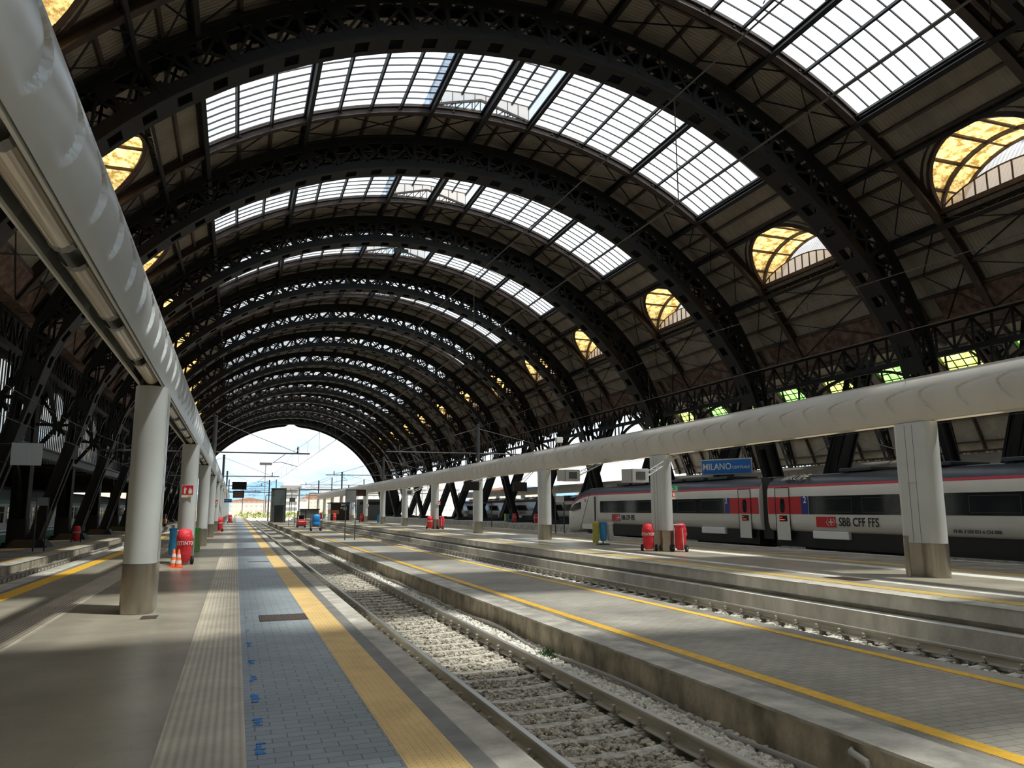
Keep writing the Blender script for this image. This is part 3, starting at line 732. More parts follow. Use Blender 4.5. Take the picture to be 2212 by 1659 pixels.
for nm, xc, y0, nn, np_ in (('track beside the blue-grey paving', 3.57, 3.6, 150, 90), ('track at the foot of the right platform', 10.12, 7.2, 90, 60), ('track left of the near platform', -6.43, 17.4, 60, 45)):
    for i in range(nn):
        o = sl if cnt == 0 else dup(sl, parts=(i < np_)); cnt += 1
        o.location = (xc, y0 + .6 * i, SLZ)
        tag(o, 'concrete sleeper in the gravel of the %s' % nm, 'sleeper', 'sleepers of the ' + nm)
fs = MB()
for xc in (3.57,): 
    for i in range(125): y = 3.6 + .6 * (150 + i); fs.box(xc - 1.2, xc + 1.2, y - .12, y + .12, SLZ, SLZ + .17)
tag(fs.build('distant_sleepers', SLEEP), 'far concrete sleepers running on along the near track', 'sleepers', kind='stuff')
# ballast beds
def bed(x0, x1, z, y1=YF): return struct(MB().box(x0, x1, YN, y1, z - .3, z).build('track_bed', BALL))
BZ = SLZ + .115
bed(1.95, 5.08, BZ); struct(MB().box(4.40, 5.08, YN, YF, BZ - .1, BZ + .03).build('track_bed', mat('pale_ballast_bed', (.42, .39, .33), .95, var=.5, vscale=16, bump=1.0, bscale=28))); bed(8.58, 11.55, BZ); bed(-7.97, -4.85, BZ); bed(21.2, 28.9, BZ); bed(-18, -12.3, BZ); bed(34.6, 39.6, BZ)
# stones
ICO = []
def ico():
    t = (1 + 5 ** .5) / 2
    v = [(-1, t, 0), (1, t, 0), (-1, -t, 0), (1, -t, 0), (0, -1, t), (0, 1, t), (0, -1, -t), (0, 1, -t), (t, 0, -1), (t, 0, 1), (-t, 0, -1), (-t, 0, 1)]
    f = [(0, 11, 5), (0, 5, 1), (0, 1, 7), (0, 7, 10), (0, 10, 11), (1, 5, 9), (5, 11, 4), (11, 10, 2), (10, 7, 6), (7, 1, 8), (3, 9, 4), (3, 4, 2), (3, 2, 6), (3, 6, 8), (3, 8, 9), (4, 9, 5), (2, 4, 11), (6, 2, 10), (8, 6, 7), (9, 8, 1)]
    return [Vector(q).normalized() for q in v], f
IV, IF = ico()
VAR = []
for i in range(14):
    rr = random.Random(100 + i); VAR.append([q * rr.uniform(.68, 1.15) for q in IV])
def stones(name, mt, areas, label, seed=1, gaps=None):
    rr = random.Random(seed); vs = []; fs = []
    for (x0, x1, y0, y1, z, dens, s0, s1) in areas:
        n = int((x1 - x0) * (y1 - y0) * dens)
        for _ in range(n):
            s = rr.uniform(s0, s1); c = Vector((rr.uniform(x0, x1), rr.uniform(y0, y1), z + rr.uniform(-.4, .5) * s))
            if gaps is not None and abs((c.y - gaps + .3) % .6 - .3) < .095 and rr.random() < .93: continue
            M_ = Matrix.Rotation(rr.uniform(0, 6.28), 3, 'Z') @ Matrix.Rotation(rr.uniform(0, 6.28), 3, 'X')
            sc = (s, s * rr.uniform(.6, .9), s * rr.uniform(.5, .8)); b = len(vs)
            for q in rr.choice(VAR): vs.append(c + M_ @ Vector((q[0] * sc[0], q[1] * sc[1], q[2] * sc[2])))
            fs += [(a + b, d + b, e_ + b) for a, d, e_ in IF]
    me = bpy.data.meshes.new(name); me.from_pydata([tuple(v) for v in vs], [], fs); me.materials.append(mt)
    o = bpy.data.objects.new(name, me); COL.objects.link(o); tag(o, label, 'gravel', kind='stuff'); return o
zb = BZ + .015
ar = []
for (a, c, d) in ((4.2, 10, 560), (10, 18, 380), (18, 30, 150), (30, 50, 40)):
    ar.append((2.93, 4.21, a, c, zb + .005, d, .028, .052 if d > 200 else .05))
stones('gravel', STONE, ar, 'brown-grey gravel lying between the rails of the near track', 3, gaps=3.6)
ar = []
for (a, c, d) in ((4.2, 10, 700), (10, 18, 560), (18, 30, 260), (30, 50, 90), (50, 90, 25)):
    ar.append((4.40, 5.06, a, c, zb + .055, d, .030, .054 if d > 300 else .055))
    ar.append((1.97, 2.72, a, c, zb, d * .4, .022, .042))
stones('gravel', STONEL, ar, 'pale gravel heaped between the near track and the low platform wall', 4)
ar = []
for (a, c, d) in ((7, 16, 120), (16, 30, 80), (30, 60, 25)):
    ar.append((8.6, 9.28, a, c, zb + .04, d, .025, .05)); ar.append((9.5, 10.7, a, c, zb + .01, d * .6, .025, .05)); ar.append((10.95, 11.55, a, c, zb + .03, d, .025, .055))
stones('gravel', STONEL, ar, 'pale gravel around the track below the right platform', 5)
ar = [(-7.95, -7.3, 18, 40, zb + .03, 60, .025, .05), (-7.1, -5.0, 18, 45, zb + .01, 40, .025, .05)]
stones('gravel', STONE, ar, 'grey gravel of the track left of the near platform', 6)
# cable duct pipe along low platform
pp = [(4.93 + .035 * sin(y * .9) + .02 * sin(y * 2.3), y, BZ + .13 + .03 * sin(y * 1.3 + 1)) for y in [3.2 + i * .35 for i in range(75)]]
b = MB(); b.tube(pp, .028, 8); o = b.build('conduit_pipe', mat('grey_pvc', (.36, .34, .31), .5), smooth=True); tag(o, 'wavy grey conduit pipe lying on gravel along the low platform wall', 'pipe')
pp = [(-7.62 + .05 * sin(y * .8), y, BZ + .10 + .05 * sin(y * 1.9)) for y in [16 + i * .4 for i in range(110)]]
b = MB(); b.tube(pp, .018, 6); o = b.build('cable', mat('grey_cable', (.40, .38, .33), .6), smooth=True); tag(o, 'loose pale cable lying on gravel below the left platform wall', 'cable')
b = MB(); b.tube([(5.13, 5.62, -.42), (5.03, 5.55, -.42), (5.01, 5.35, -.45), (5.01, 5.30, -.55), (5.01, 5.29, -.80)], .030, 10); b.tube([(5.01, 5.29, -.56), (5.01, 5.29, -.61)], .038, 10)
o = b.build('drain_pipe', mat('white_pvc', (.5, .48, .43), .5), smooth=True); tag(o, 'broken white drain pipe coming out of the low platform wall', 'pipe')
# weed on the ballast
wd = MB(); rr = random.Random(9)
for i in range(260):
    a = rr.uniform(0, 6.28); q = rr.random() ** .6; cx_, cy_ = 4.86 + .14 * q * cos(a), 11.9 + .42 * q * sin(a) ; hgt = rr.uniform(.05, .24) * (1.1 - q * .6)
    px, py = rr.uniform(-.06, .06), rr.uniform(-.06, .06); z0 = BZ + .02; i0 = len(wd.v); w = rr.uniform(.008, .02); t = rr.uniform(0, 3.14)
    wd.v += [(cx_ - w * cos(t), cy_ - w * sin(t), z0 + hgt * .5), (cx_ + w * cos(t), cy_ + w * sin(t), z0 + hgt * .5), (cx_ + px, cy_ + py, z0 + hgt), (cx_ - px * .3, cy_ - py * .3, z0)]
    wd.face(i0, i0 + 1, i0 + 2); wd.face(i0, i0 + 3, i0 + 1)
tag(wd.build('weed', LEAF), 'green weed growing between the gravel and the low platform wall', 'weed')

# ================================================================== PILLARS AND CANOPY BEAMS
def stadium(hw, hl, n=8, cx=0, cy=0):
    p = []
    for i in range(n + 1): a = pi * i / n; p.append((cx + hw * cos(a), cy + hl - hw + hw * sin(a)))
    for i in range(n + 1): a = pi + pi * i / n; p.append((cx + hw * cos(a), cy - hl + hw + hw * sin(a)))
    return p
def make_pillar():
    root = thing('support_pillar', None, 'pillar', group='oblong pillars carrying the light beams')
    b = MB(); b.loft([[(x, y, z) for x, y in stadium(.245, .56, 10)] for z in (.78, 3.66)]); b.build('shaft', PANEL, root, smooth=True)
    b = MB(); b.loft([[(x, y, z) for x, y in stadium(.25, .565, 10)] for z in (.004, .775)]); b.build('steel_sleeve', INOX, root, smooth=True)
    b = MB()
    for x in (-.248, .248):
        b.box(x - .002, x + .002, -.12, -.114, .8, 3.6); b.box(x - .002, x + .002, .10, .106, .8, 3.6); b.box(x - .002, x + .002, -.12, .10, 2.2, 2.206)
    b.build('panel_seam', DGREY, root)
    b = MB(); b.box(-.12, .12, -.45, .45, 3.65, 3.76); b.build('neck', DARK, root)
    return root
XL, XR, PY0 = -1.42, 15.62, 14.3
def cyc(zz):
    return .56 - ((zz - 4.30) / .46) ** 2 * .33 if zz < 4.30 else .56 - ((zz - 4.30) / .15) ** 2 * .62
def beam_side(sg, L=12.15):
    b = MB(); ny = 600; zs_ = [3.68, 3.72, 3.78] + [3.83 + .027 * i for i in range(25)] + [4.52, 4.58, 4.65, 4.72, 4.76]
    def xbase(z): q = (z - 3.68) / 1.08; return .165 + .13 * sin(pi * min(1, q * .92 + .06)) ** .8 - .10 * q ** 5
    for i in range(ny + 1):
        y = L * i / ny
        for z in zs_:
            d = 0
            if 3.84 < z < 4.47:
                env = sin(pi * (z - 3.84) / .63) ** .6
                for j in (-1, 0, 1):
                    ph = (y // 1.0125 + j) * 1.0125; yc = ph + cyc(z - (.05 if int(round(ph / 1.0125)) % 2 else 0)); dd = yc - y
                    if 0 <= dd < 1.0: d = max(d, math.exp(-dd / .16))
                    elif -.02 < dd < 0: d = max(d, 1 + dd / .02)
                d *= -.058 * env
            b.v.append((sg * (xbase(z) + d), y - L / 2, z))
    m_ = len(zs_)
    for i in range(ny):
        for k in range(m_ - 1):
            a = i * m_ + k; q = (a, a + m_, a + m_ + 1, a + 1); b.face(*(q if sg > 0 else q[::-1]))
    return b
def make_beam(tube_mat, panel):
    root = thing('light_beam', None, 'canopy beam', group='grey light beams over the platforms')
    for sg in (1, -1): beam_side(sg).build('embossed_side_panel', panel, root, smooth=True)
    b = MB(); b.box(-.10, .10, -6.07, 6.07, 4.70, 4.77); b.box(-.15, .15, -6.07, 6.07, 3.86, 3.88); b.build('top_cap', panel, root)
    b = MB()
    for x in (-.172, .172): b.box(x - .012, x + .012, -6.07, 6.07, 3.66, 3.70)
    b.box(-.17, .17, -6.075, -6.055, 3.7, 4.7); b.build('lower_trim', panel, root)
    n = 5
    for i in range(n):
        y0 = -6.0 + 2.4 * i + .18; y1 = y0 + 2.0
        b = MB(); r = .115
        for (ya, yb, rr_) in ((y0 + .12, y1 - .12, r - .01),):
            ring = lambda y: [(rr_ * (1 + .03 * (k % 2)) * cos(pi + pi * k / 20), y, 3.79 + rr_ * (1 + .03 * (k % 2)) * sin(pi + pi * k / 20)) for k in range(21)]
            b.loft([ring(ya), ring(yb)], closed=False)
        o = b.build('lamp_lens', tube_mat, root)
        c = MB()
        for (ya, yb) in ((y0, y0 + .13), (y1 - .13, y1)): c.loft([[(r * (1 + .05 * (k % 2)) * cos(pi + pi * k / 14), y, 3.80 + r * (1 + .05 * (k % 2)) * sin(pi + pi * k / 14)) for k in range(15)] for y in (ya, yb)], closed=False)
        c.build('end_cap', MGREY, o)
    return root
pil = make_pillar(); bmL = make_beam(TUBE, PANEL); bmR = make_beam(TUBEL, PANELB)
nL, nR = 13, 13
for k in range(-1, nL):
    lab = 'tall oblong grey pillar with steel foot on the near platform, %s one from the camera' % ORD[max(k, 0)]
    if k == -1: pil.location = (XL, PY0 - PER, 0); pil['label'] = 'oblong grey pillar of the near platform beside the viewer'
    else: dup(pil, (XL, PY0 + PER * k, 0), lab)
    b = bmL if k == -1 else dup(bmL); b.location = (XL, PY0 + PER * k - PER / 2, 0)
    b['label'] = 'embossed grey beam with lamps above the near platform, %s length from the camera' % ORD[k + 1]
for k in range(-1, nR):
    dup(pil, (XR, PY0 + PER * k, 0), 'tall oblong grey pillar with steel foot on the right platform, %s in its row' % ORD[k + 1])
    b = bmR if k == -1 else dup(bmR); b.location = (XR, PY0 + PER * k - PER / 2, 0)
    b['label'] = 'embossed beige-grey beam with lamps above the right platform, %s length in its row' % ORD[k + 1]
X4 = 41.6
for k in range(0, 12):
    dup(pil, (X4, PY0 + PER * k, 0), 'distant grey pillar beyond the white train, %s in its row' % ORD[k], parts=True)
    dup(bmR, (X4, PY0 + PER * k - PER / 2, 0), 'distant grey embossed beam beyond the dark arch feet, %s in its row' % ORD[k])

# masts with catenary arms
def make_mast(h0, h1):
    root = thing('catenary_mast', None, 'mast', group='catenary masts on the pillars')
    b = MB(); b.tube([(0, 0, h0), (0, 0, h1)], .12, 12); b.lathe([(.14, h1), (.14, h1 + .05), (.02, h1 + .08)], 12); b.build('post', DGREY, root, smooth=True)
    return root
def arm(root, x0, x1, z, ztop, xreg, mt=DGREY):
    b = MB(); b.tube([(x0, 0, z), (x1, 0, z)], .045, 8); b.tube([(x0, 0, z - .0), (x0 - (.3 if x1 > x0 else -.3), 0, z)], .03, 6)
    b.tube([(x0, 0, ztop), (x0 + (x1 - x0) * .86, 0, z + .05)], .018, 6)
    s_ = 1 if x1 > x0 else -1
    b.tube([(xreg - s_ * .75, 0, z - .05), (xreg - s_ * 1.5, 0, z - .62), (xreg - s_ * 1.0, 0, z - .56), (xreg, 0, z - .82)], .022, 6)
    b.lathe([(.03, z), (.06, z + .1), (.03, z + .2), (.06, z + .3), (.03, z + .4), (.05, z + .45)], 8, xreg, 0)
    b.build('bracket_arm', mt, root, smooth=True)
mk = []
for i, (x, y) in enumerate(((XL, 50.95), (XL, 87.4), (XL, 123.9), (XL, 160.3))):
    r_ = make_mast(4.7, 7.35); r_.location = (x, y - .2, 0); r_['label'] = 'dark catenary mast rising from the near platform beam, %s from the camera' % ORD[i]
    arm(r_, .1, 5.75, 5.15, 7.1, 4.99)
    arm(r_, -.1, -6.2, 5.15, 7.1, -5.0)
for i, (x, y) in enumerate(((XR, 50.95), (XR, 87.4), (XR, 123.9), (XR, 160.3))):
    r_ = make_mast(4.7, 7.35); r_.location = (x, y - .2, 0); r_['label'] = 'dark catenary mast rising from the right platform beam, %s from the camera' % ORD[i]
    arm(r_, -.1, -6.4, 5.4, 7.1, -5.5); arm(r_, .1, 8.6, 5.4, 7.1, 7.3)
r_ = make_mast(4.7, 6.9); r_.location = (X4, 44.0, 0); r_['label'] = 'slim grey mast with two stays above the distant beam behind the train'
b = MB(); b.tube([(0, 0, 6.8), (-.2, 5.5, 5.0)], .02, 6); b.tube([(0, 0, 6.8), (.2, -5.5, 5.0)], .02, 6); b.build('stay', MGREY, r_)
WIRE = mat('copper_wire', (.10, .09, .08), .5, metal=.4)
def catenary(x, zc, zm, lab, y0=-12, y1=320):
    root = thing('overhead_wire', lab, 'wire', (x, 0, 0), group='overhead wires')
    b = MB(); b.tube([(0, y0, zc), (0, y1, zc)], .008, 5); b.build('contact_wire', WIRE, root)
    pts = []; sup = [14.5 - 36.45 + 36.45 * i for i in range(11)]
    for a, c in zip(sup[:-1], sup[1:]):
        for i in range(12): t = i / 12; pts.append((0, a + (c - a) * t, zm - 1.6 * t * (1 - t) * .9))
    b = MB(); b.tube([p for p in pts if y0 < p[1] < y1], .008, 5); b.build('messenger_wire', WIRE, root)
    b = MB()
    for i, p in enumerate(pts):
        if i % 2 and y0 < p[1] < 180: b.tube([(0, p[1], zc), p], .006, 4)
    b.build('dropper', WIRE, root)
catenary(3.45, 4.22, 5.45, 'pair of overhead wires above the track beside the near platform')
catenary(10.1, 4.45, 5.6, 'pair of overhead wires above the track left of the right platform')
catenary(-6.4, 4.3, 5.5, 'pair of overhead wires above the track left of the near platform')
catenary(22.9, 4.5, 5.6, 'pair of overhead wires above the white train')
CABLE = [(14.9, 17.0, 20.9), (14.85, 17.0, 19.6), (14.86, 17.0, 18.8), (14.81, 17.0, 18.1), (14.5, 17.0, 17.2), (14.1, 17.0, 16.5)]
b = MB(); b.tube(CABLE, .022, 6)
tag(b.build('hanging_cable', BLACK), 'black cable hanging in a loop below the nearest skylight', 'cable')

# ================================================================== WHITE TRAIN
def car_body(y0, y1, nose=False, zb0=.66, zt0=3.0, HW=1.42):
    LV = [(.86, 0), (.95, .10), (1.0, .40), (1.0, 1.50), (.985, 1.72), (.965, 1.80), (.945, 1.90), (.80, 2.20), (.58, 2.31), (0, 2.36)]
    mats = [0, 0, 0, 0, 0, 1, 2, 2, 2]
    def ring(y, zb, zt, hw):
        k = (zt - zb) / (zt0 - zb0 + .02); P = [(hw * a, y, zb + z * k) for a, z in LV]
        return P + [(-x, yy, z) for x, yy, z in P[:-1][::-1]]
    rs = [ring(y0, zb0, zt0, HW * .985), ring(y0 + .15, zb0, zt0, HW)]
    if nose: rs += [ring(y, a, c, h) for y, a, c, h in ((43.5, .66, 3.0, 1.42), (45.2, .62, 3.0, 1.42), (46.3, .30, 2.97, 1.41), (47.2, .14, 2.84, 1.38), (48.0, .06, 2.60, 1.32), (48.8, .03, 2.28, 1.22), (49.4, .05, 1.95, 1.08), (49.9, .12, 1.60, .88), (50.3, .22, 1.28, .62), (50.55, .38, 1.0, .32), (50.62, .55, .8, .08))]
    else: rs += [ring(y1 - .15, zb0, zt0, HW), ring(y1, zb0, zt0, HW * .985)]
    b = MB(); n = len(rs[0])
    for r in rs: b.v += r
    kk = mats + mats[::-1]
    for i in range(len(rs) - 1):
        for k in range(n - 1): b.cur = kk[k]; a = i * n + k; b.face(a, a + n, a + n + 1, a + 1)
    b.cur = 0
    for i in range(len(rs) - 1): b.face(i * n, i * n + n - 1, (i + 1) * n + n - 1, (i + 1) * n)
    b.face(*range(n)[::-1]); b.face(*[(len(rs) - 1) * n + k for k in range(n)])
    return b
def train_door(root, y, side=-1, d=1):
    X = side * 1.425
    o = MB(); o.box(min(X, X + side * .012), max(X, X + side * .012), y - .42, y + .42, .30, 2.42); o = o.build('door', TRAINW, root, bevel=.01)
    b = MB(); X2_ = X + side * .014; b.box(min(X2_, X2_ + side * .003), max(X2_, X2_ + side * .003), y - .42, y + .42, 1.36, 2.06); b.build('red_band', TRAINRED, o)
    b = MB(); X3 = X + side * .02; b.prism([(y + q, z) for q, z in [(.15 * cos(2 * pi * i / 20), 1.71 + (.30 if sin(2 * pi * i / 20) > 0 else -.30) * abs(sin(2 * pi * i / 20)) ** .5) for i in range(20)]], 0, X3 - .002, X3 + .002); b.build('door_window', TGLASS, o)
    b = MB(); b.box(X3 - .003, X3 + .003, y - .26, y + .22, 1.06, 1.30); b = b.build('destination_display', SCREEN, o)
    l = MB(); l.box(X3 - .006, X3 + .006, y - .10, y + .18, 1.12, 1.14); l.box(X3 - .006, X3 + .006, y + .05, y + .18, 1.22, 1.24); l.build('red_text_line', mat('led_red', (.9, .05, .02), .5, emit=.6), o)
    f = MB()
    for (a, c, e_, g_) in ((-.45, -.425, .32, 2.45), (.425, .45, .32, 2.45), (-.45, .45, 2.43, 2.455)): f.box(X3 - .008, X3 + .004, y + a, y + c, e_, g_)
    f.build('door_seal', DARK, root)
def underframe(root, y0, y1):
    b = MB(); b.box(-1.25, 1.25, y0 + .3, y1 - .3, .05, .68)
    o = b.build('underframe', DARK, root)
    for yb in (y0 + 3.6, y1 - 3.6):
        g = MB(); g.box(-1.15, 1.15, yb - 1.7, yb + 1.7, -.15, .25); g = g.build('bogie', DARK, root)
        for dy in (-1.3, 1.3):
            w = MB()
            w.tube([(-.80, yb + dy, -.12), (-.68, yb + dy, -.12)], .43, 20); w.tube([(.68, yb + dy, -.12), (.80, yb + dy, -.12)], .43, 20); w.tube([(-.8, yb + dy, -.12), (.8, yb + dy, -.12)], .09, 8); w.build('wheelset', mat('wheel', (.08, .07, .06), .6), g)
def make_car(y0, y1, nose, label):
    root = thing('train_carriage', label, 'train carriage', (22.92, 0, 0), group='carriages of the white and red train')
    body = car_body(y0, y1, nose).build('body', [TRAINW, TRAINRED, TRAINR], root, smooth=True)
    ye = y1 if not nose else 44.9
    wy0, wy1 = y0 + 2.55, (43.85 if nose else y1 - 2.55)
    for side in (-1, 1):
        X = side * 1.42; lo, hi = sorted((X, X + side * .008))
        b = MB(); b.box(lo, hi, wy0, wy1, 1.36, 2.07); wb = b.build('window_band', TGLASS, root)
        b = MB(); n = int((wy1 - wy0) / 2.1)
        for i in range(n):
            a = wy0 + .3 + (wy1 - wy0 - .4) * i / n; lo2, hi2 = sorted((X + side * .008, X + side * .010)); w = (wy1 - wy0) / n - .55
            b.box(lo2, hi2, a, a + w, 1.44, 1.46); b.box(lo2, hi2, a, a + .02, 1.44, 1.98); b.box(lo2, hi2, a + w, a + w + .02, 1.44, 1.98); b.box(lo2, hi2, a, a + w, 1.96, 1.98)
        b.build('pane_outline', mat('pane_line', (.035, .04, .04), .3), wb)
        b = MB()
        for (a, c) in (((y0 + .05, y0 + 2.12),) if nose else ((y0 + .05, y0 + 2.12), (y1 - 2.12, y1 - .05))): b.box(lo, hi, a, c, 1.36, 2.07)
        b.build('red_panel', TRAINRED, root)
        b = MB()
        for a in ((wy0 - .43,) if nose else (wy0 - .43, wy1 + .03)): b.box(lo, hi, a, a + .4, 1.36, 2.07)
        b.build('blue_panel', mat('train_navy', (.02, .035, .20), .4), root)
        for a in ((y0 + 1.0,) if nose else (y0 + 1.0, y1 - 1.0)): train_door(root, a, side)
        b = MB(); lo3, hi3 = sorted((side * 1.20, side * 1.40))
        for yb in (y0 + 3.6, y1 - 3.6):
            if nose and yb > 44: continue
            b.box(lo3, hi3, yb - .95, yb + .95, .42, .72)
        b.build('bogie_cover', WHITE, root, bevel=.03)
    underframe(root, y0, ye + (1.5 if nose else 0))
    for i in range(6): b = MB(); a = y0 + 3 + (ye - y0 - 5) * i / 6; b.box(-.9, .9, a, a + 1.6, 2.98, 3.12); b.build('roof_unit', TRAINR, root, bevel=.03)
    return root
def lettering(root, y, z, s=.34):
    X = -1.432
    b = MB(); b.box(X - .002, X + .004, y + .05, y + 1.10, z - .20, z + .20); lg = b.build('logo_panel', TRAINRED, root)
    c = MB(); xx = X - .006; yc = y + .30
    c.box(xx, xx + .004, yc - .13, yc + .13, z - .022, z + .022); c.box(xx, xx + .004, yc - .022, yc + .022, z - .12, z + .12)
    for sg in (1, -1):
        c.beam((xx + .002, yc + sg * .13, z + .13), (xx + .002, yc + sg * .24, z), .004, .04, (1, 0, 0)); c.beam((xx + .002, yc + sg * .24, z), (xx + .002, yc + sg * .13, z - .13), .004, .04, (1, 0, 0))
        c.beam((xx + .002, yc + sg * .13, z + .13), (xx + .002, yc + sg * .05, z + .13), .004, .03, (1, 0, 0)); c.beam((xx + .002, yc + sg * .13, z - .13), (xx + .002, yc + sg * .05, z - .13), .004, .03, (1, 0, 0))
    c.build('logo_mark', WHITE, lg)
    text('SBB CFF FFS', s * 1.25, DARK, root, (X - .002, y - .10, z), (pi / 2, 0, -pi / 2), align='LEFT', sx=.84)
carA = make_car(28.2, 50.6, True, 'white train power car with pointed nose, farthest carriage along the right platform')
lettering(carA, 41.15, 1.08, .30)
text('2', .34, WHITE, carA, (-1.435, 30.58, 1.93), (pi / 2, 0, -pi / 2))
# nose details: windscreen side, cab door, headlight
b = MB(); b.prism([(46.75, 2.05), (47.7, 1.95), (48.75, 1.50), (48.2, 1.45), (46.75, 1.60)], 0, -1.40, -1.30); b.build('cab_side_window', TGLASS, carA)
b = MB(); b.loft([[(-1.0, 47.6, 2.80), (1.0, 47.6, 2.80), (1.0, 47.58, 2.70), (-1.0, 47.58, 2.70)], [(-.9, 48.45, 2.46), (.9, 48.45, 2.46), (.9, 48.4, 2.36), (-.9, 48.4, 2.36)], [(-.62, 49.35, 2.0), (.62, 49.35, 2.0), (.62, 49.3, 1.9), (-.62, 49.3, 1.9)]]); b.build('windscreen', TGLASS, carA)
b = MB(); b.box(-1.436, -1.40, 44.25, 44.85, .78, 2.42); b.build('cab_door', TRAINW, carA); b = MB(); b.box(-1.442, -1.43, 44.42, 44.66, .82, 2.36); b.build('cab_door_recess', DARK, carA)
b = MB(); b.box(-1.30, -1.20, 47.9, 48.3, .95, 1.05); b.box(-1.442, -1.42, 46.0, 46.2, 2.05, 2.25); b.build('headlight', mat('lens', (.5, .5, .5), .1), carA)
b = MB(); b.tube([(-1.437, 46.9, .2), (-1.437, 46.3, 1.1), (-1.437, 45.6, 2.2), (-1.40, 45.3, 2.6)], .012, 5); b.build('nose_seam', DARK, carA)
b = MB(); b.box(-1.40, -1.25, 45.1, 46.6, .30, .62); b.build('bogie_cover', WHITE, carA, bevel=.03)
carB = make_car(2.4, 27.65, False, 'white train carriage with red door panels and dark roof, nearest one along the right platform')
lettering(carB, 23.62, 1.07, .36)
text('2', .36, WHITE, carB, (-1.435, 25.3, 1.92), (pi / 2, 0, -pi / 2))
text('93 85 3 503 021-6 CH-SBB', .15, DARK, carB, (-1.43, 17.75, .86), (pi / 2, 0, -pi / 2))
text('#RUPE', .52, mat('chalk_white', (.55, .52, .45), .8), carB, (-1.24, 25.95, 2.84), (rad(32), 0, -pi / 2), name='graffiti', depth=.002)
b = MB(); b.box(-1.2, 1.2, 27.6, 28.25, .3, 2.9); b.build('gangway_bellows', DARK, carA)
carC = dup(carB, (22.92, -25.9, 0), 'white train carriage behind the viewer on the right platform track')
# second white train beyond the arch feet
for k in range(4):
    c = dup(carB, (37.3, 22 + 25.9 * k, 0), 'distant white train carriage seen between the dark arch feet, %s from the camera side' % ORD[k]); c['group'] = 'carriages of the distant white train'
# ================================================================== OLD GREEN TRAIN
def make_coach():
    root = thing('train_coach', None, 'train coach', (-15.0, 0, 0), group='coaches of the old green and grey train')
    L = 25.6; LV = [(1.0, -.38), (1.0, .14), (1.0, .24), (1.0, .34), (1.0, .44), (1.0, 2.05), (1.0, 2.28), (.94, 2.55), (.75, 2.95), (.40, 3.18), (0, 3.25)]
    kk = [1, 3, 2, 3, 0, 1, 4, 4, 4, 4]; b = MB(); hw = 1.42; rs = []
    for y in (0, L):
        P = [(hw * a, y, z) for a, z in LV]; rs.append(P + [(-x, yy, z) for x, yy, z in P[:-1][::-1]])
    n = len(rs[0]); b.v += rs[0] + rs[1]; k2 = kk + kk[::-1]
    for k in range(n - 1): b.cur = k2[k]; b.face(k, k + n, k + n + 1, k + 1)
    b.cur = 1; b.face(0, n - 1, 2 * n - 1, n); b.face(*range(n)[::-1]); b.face(*range(n, 2 * n))
    b.build('body', [TGREY, TGREEN, TBLUE, WHITE, TROOF], root)
    for side in (1,):
        for i in range(9):
            y = 3.4 + i * 2.15; X = side * 1.425
            w = MB(); w.box(X - .01, X + .012, y - .78, y + .78, .86, 1.90); w = w.build('window_frame', MGREY, root)
            g = MB()
            for a in (-.74, .04):
                g.box(X + .012, X + .018, y + a, y + a + .70, .90, 1.50); g.box(X + .012, X + .018, y + a, y + a + .70, 1.55, 1.86)
            g.build('pane', TGLASS, w)
        for y in (1.3, L - 1.3):
            d = MB(); d.box(1.415, 1.44, y - .62, y + .62, -.30, 1.98); d = d.build('door', TBLUE, root)
            g = MB(); g.box(1.44, 1.446, y - .5, y - .08, 1.0, 1.8); g.box(1.44, 1.446, y + .08, y + .5, 1.0, 1.8); g.build('door_window', TGLASS, d)
    b = MB(); b.box(-1.1, 1.1, .3, L - .3, -.62, -.3); b.build('underframe', DARK, root)
    for yb in (3.2, L - 3.2):
        g = MB(); g.box(-1.2, 1.2, yb - 1.6, yb + 1.6, -.62, -.15); g = g.build('bogie', DARK, root)
        for dy in (-1.25, 1.25): w = MB(); w.tube([(.85, yb + dy, -.12 - .0), (.95, yb + dy, -.12)], .43, 18); w.build('wheel', DARK, g)
    return root
ch_ = make_coach()
for k in range(6):
    c = ch_ if k == 0 else dup(ch_); c.location = (-15.0, 21.5 + 26.2 * k, .0); c['label'] = 'old grey and green train coach with blue doors, %s from the camera side' % ORD[k]

# ================================================================== PLATFORM THINGS
def text_label(s, size, mt, parent, loc, rz, sx=1.0): return text(s, size, mt, parent, loc, (pi / 2, 0, rz), sx=sx)
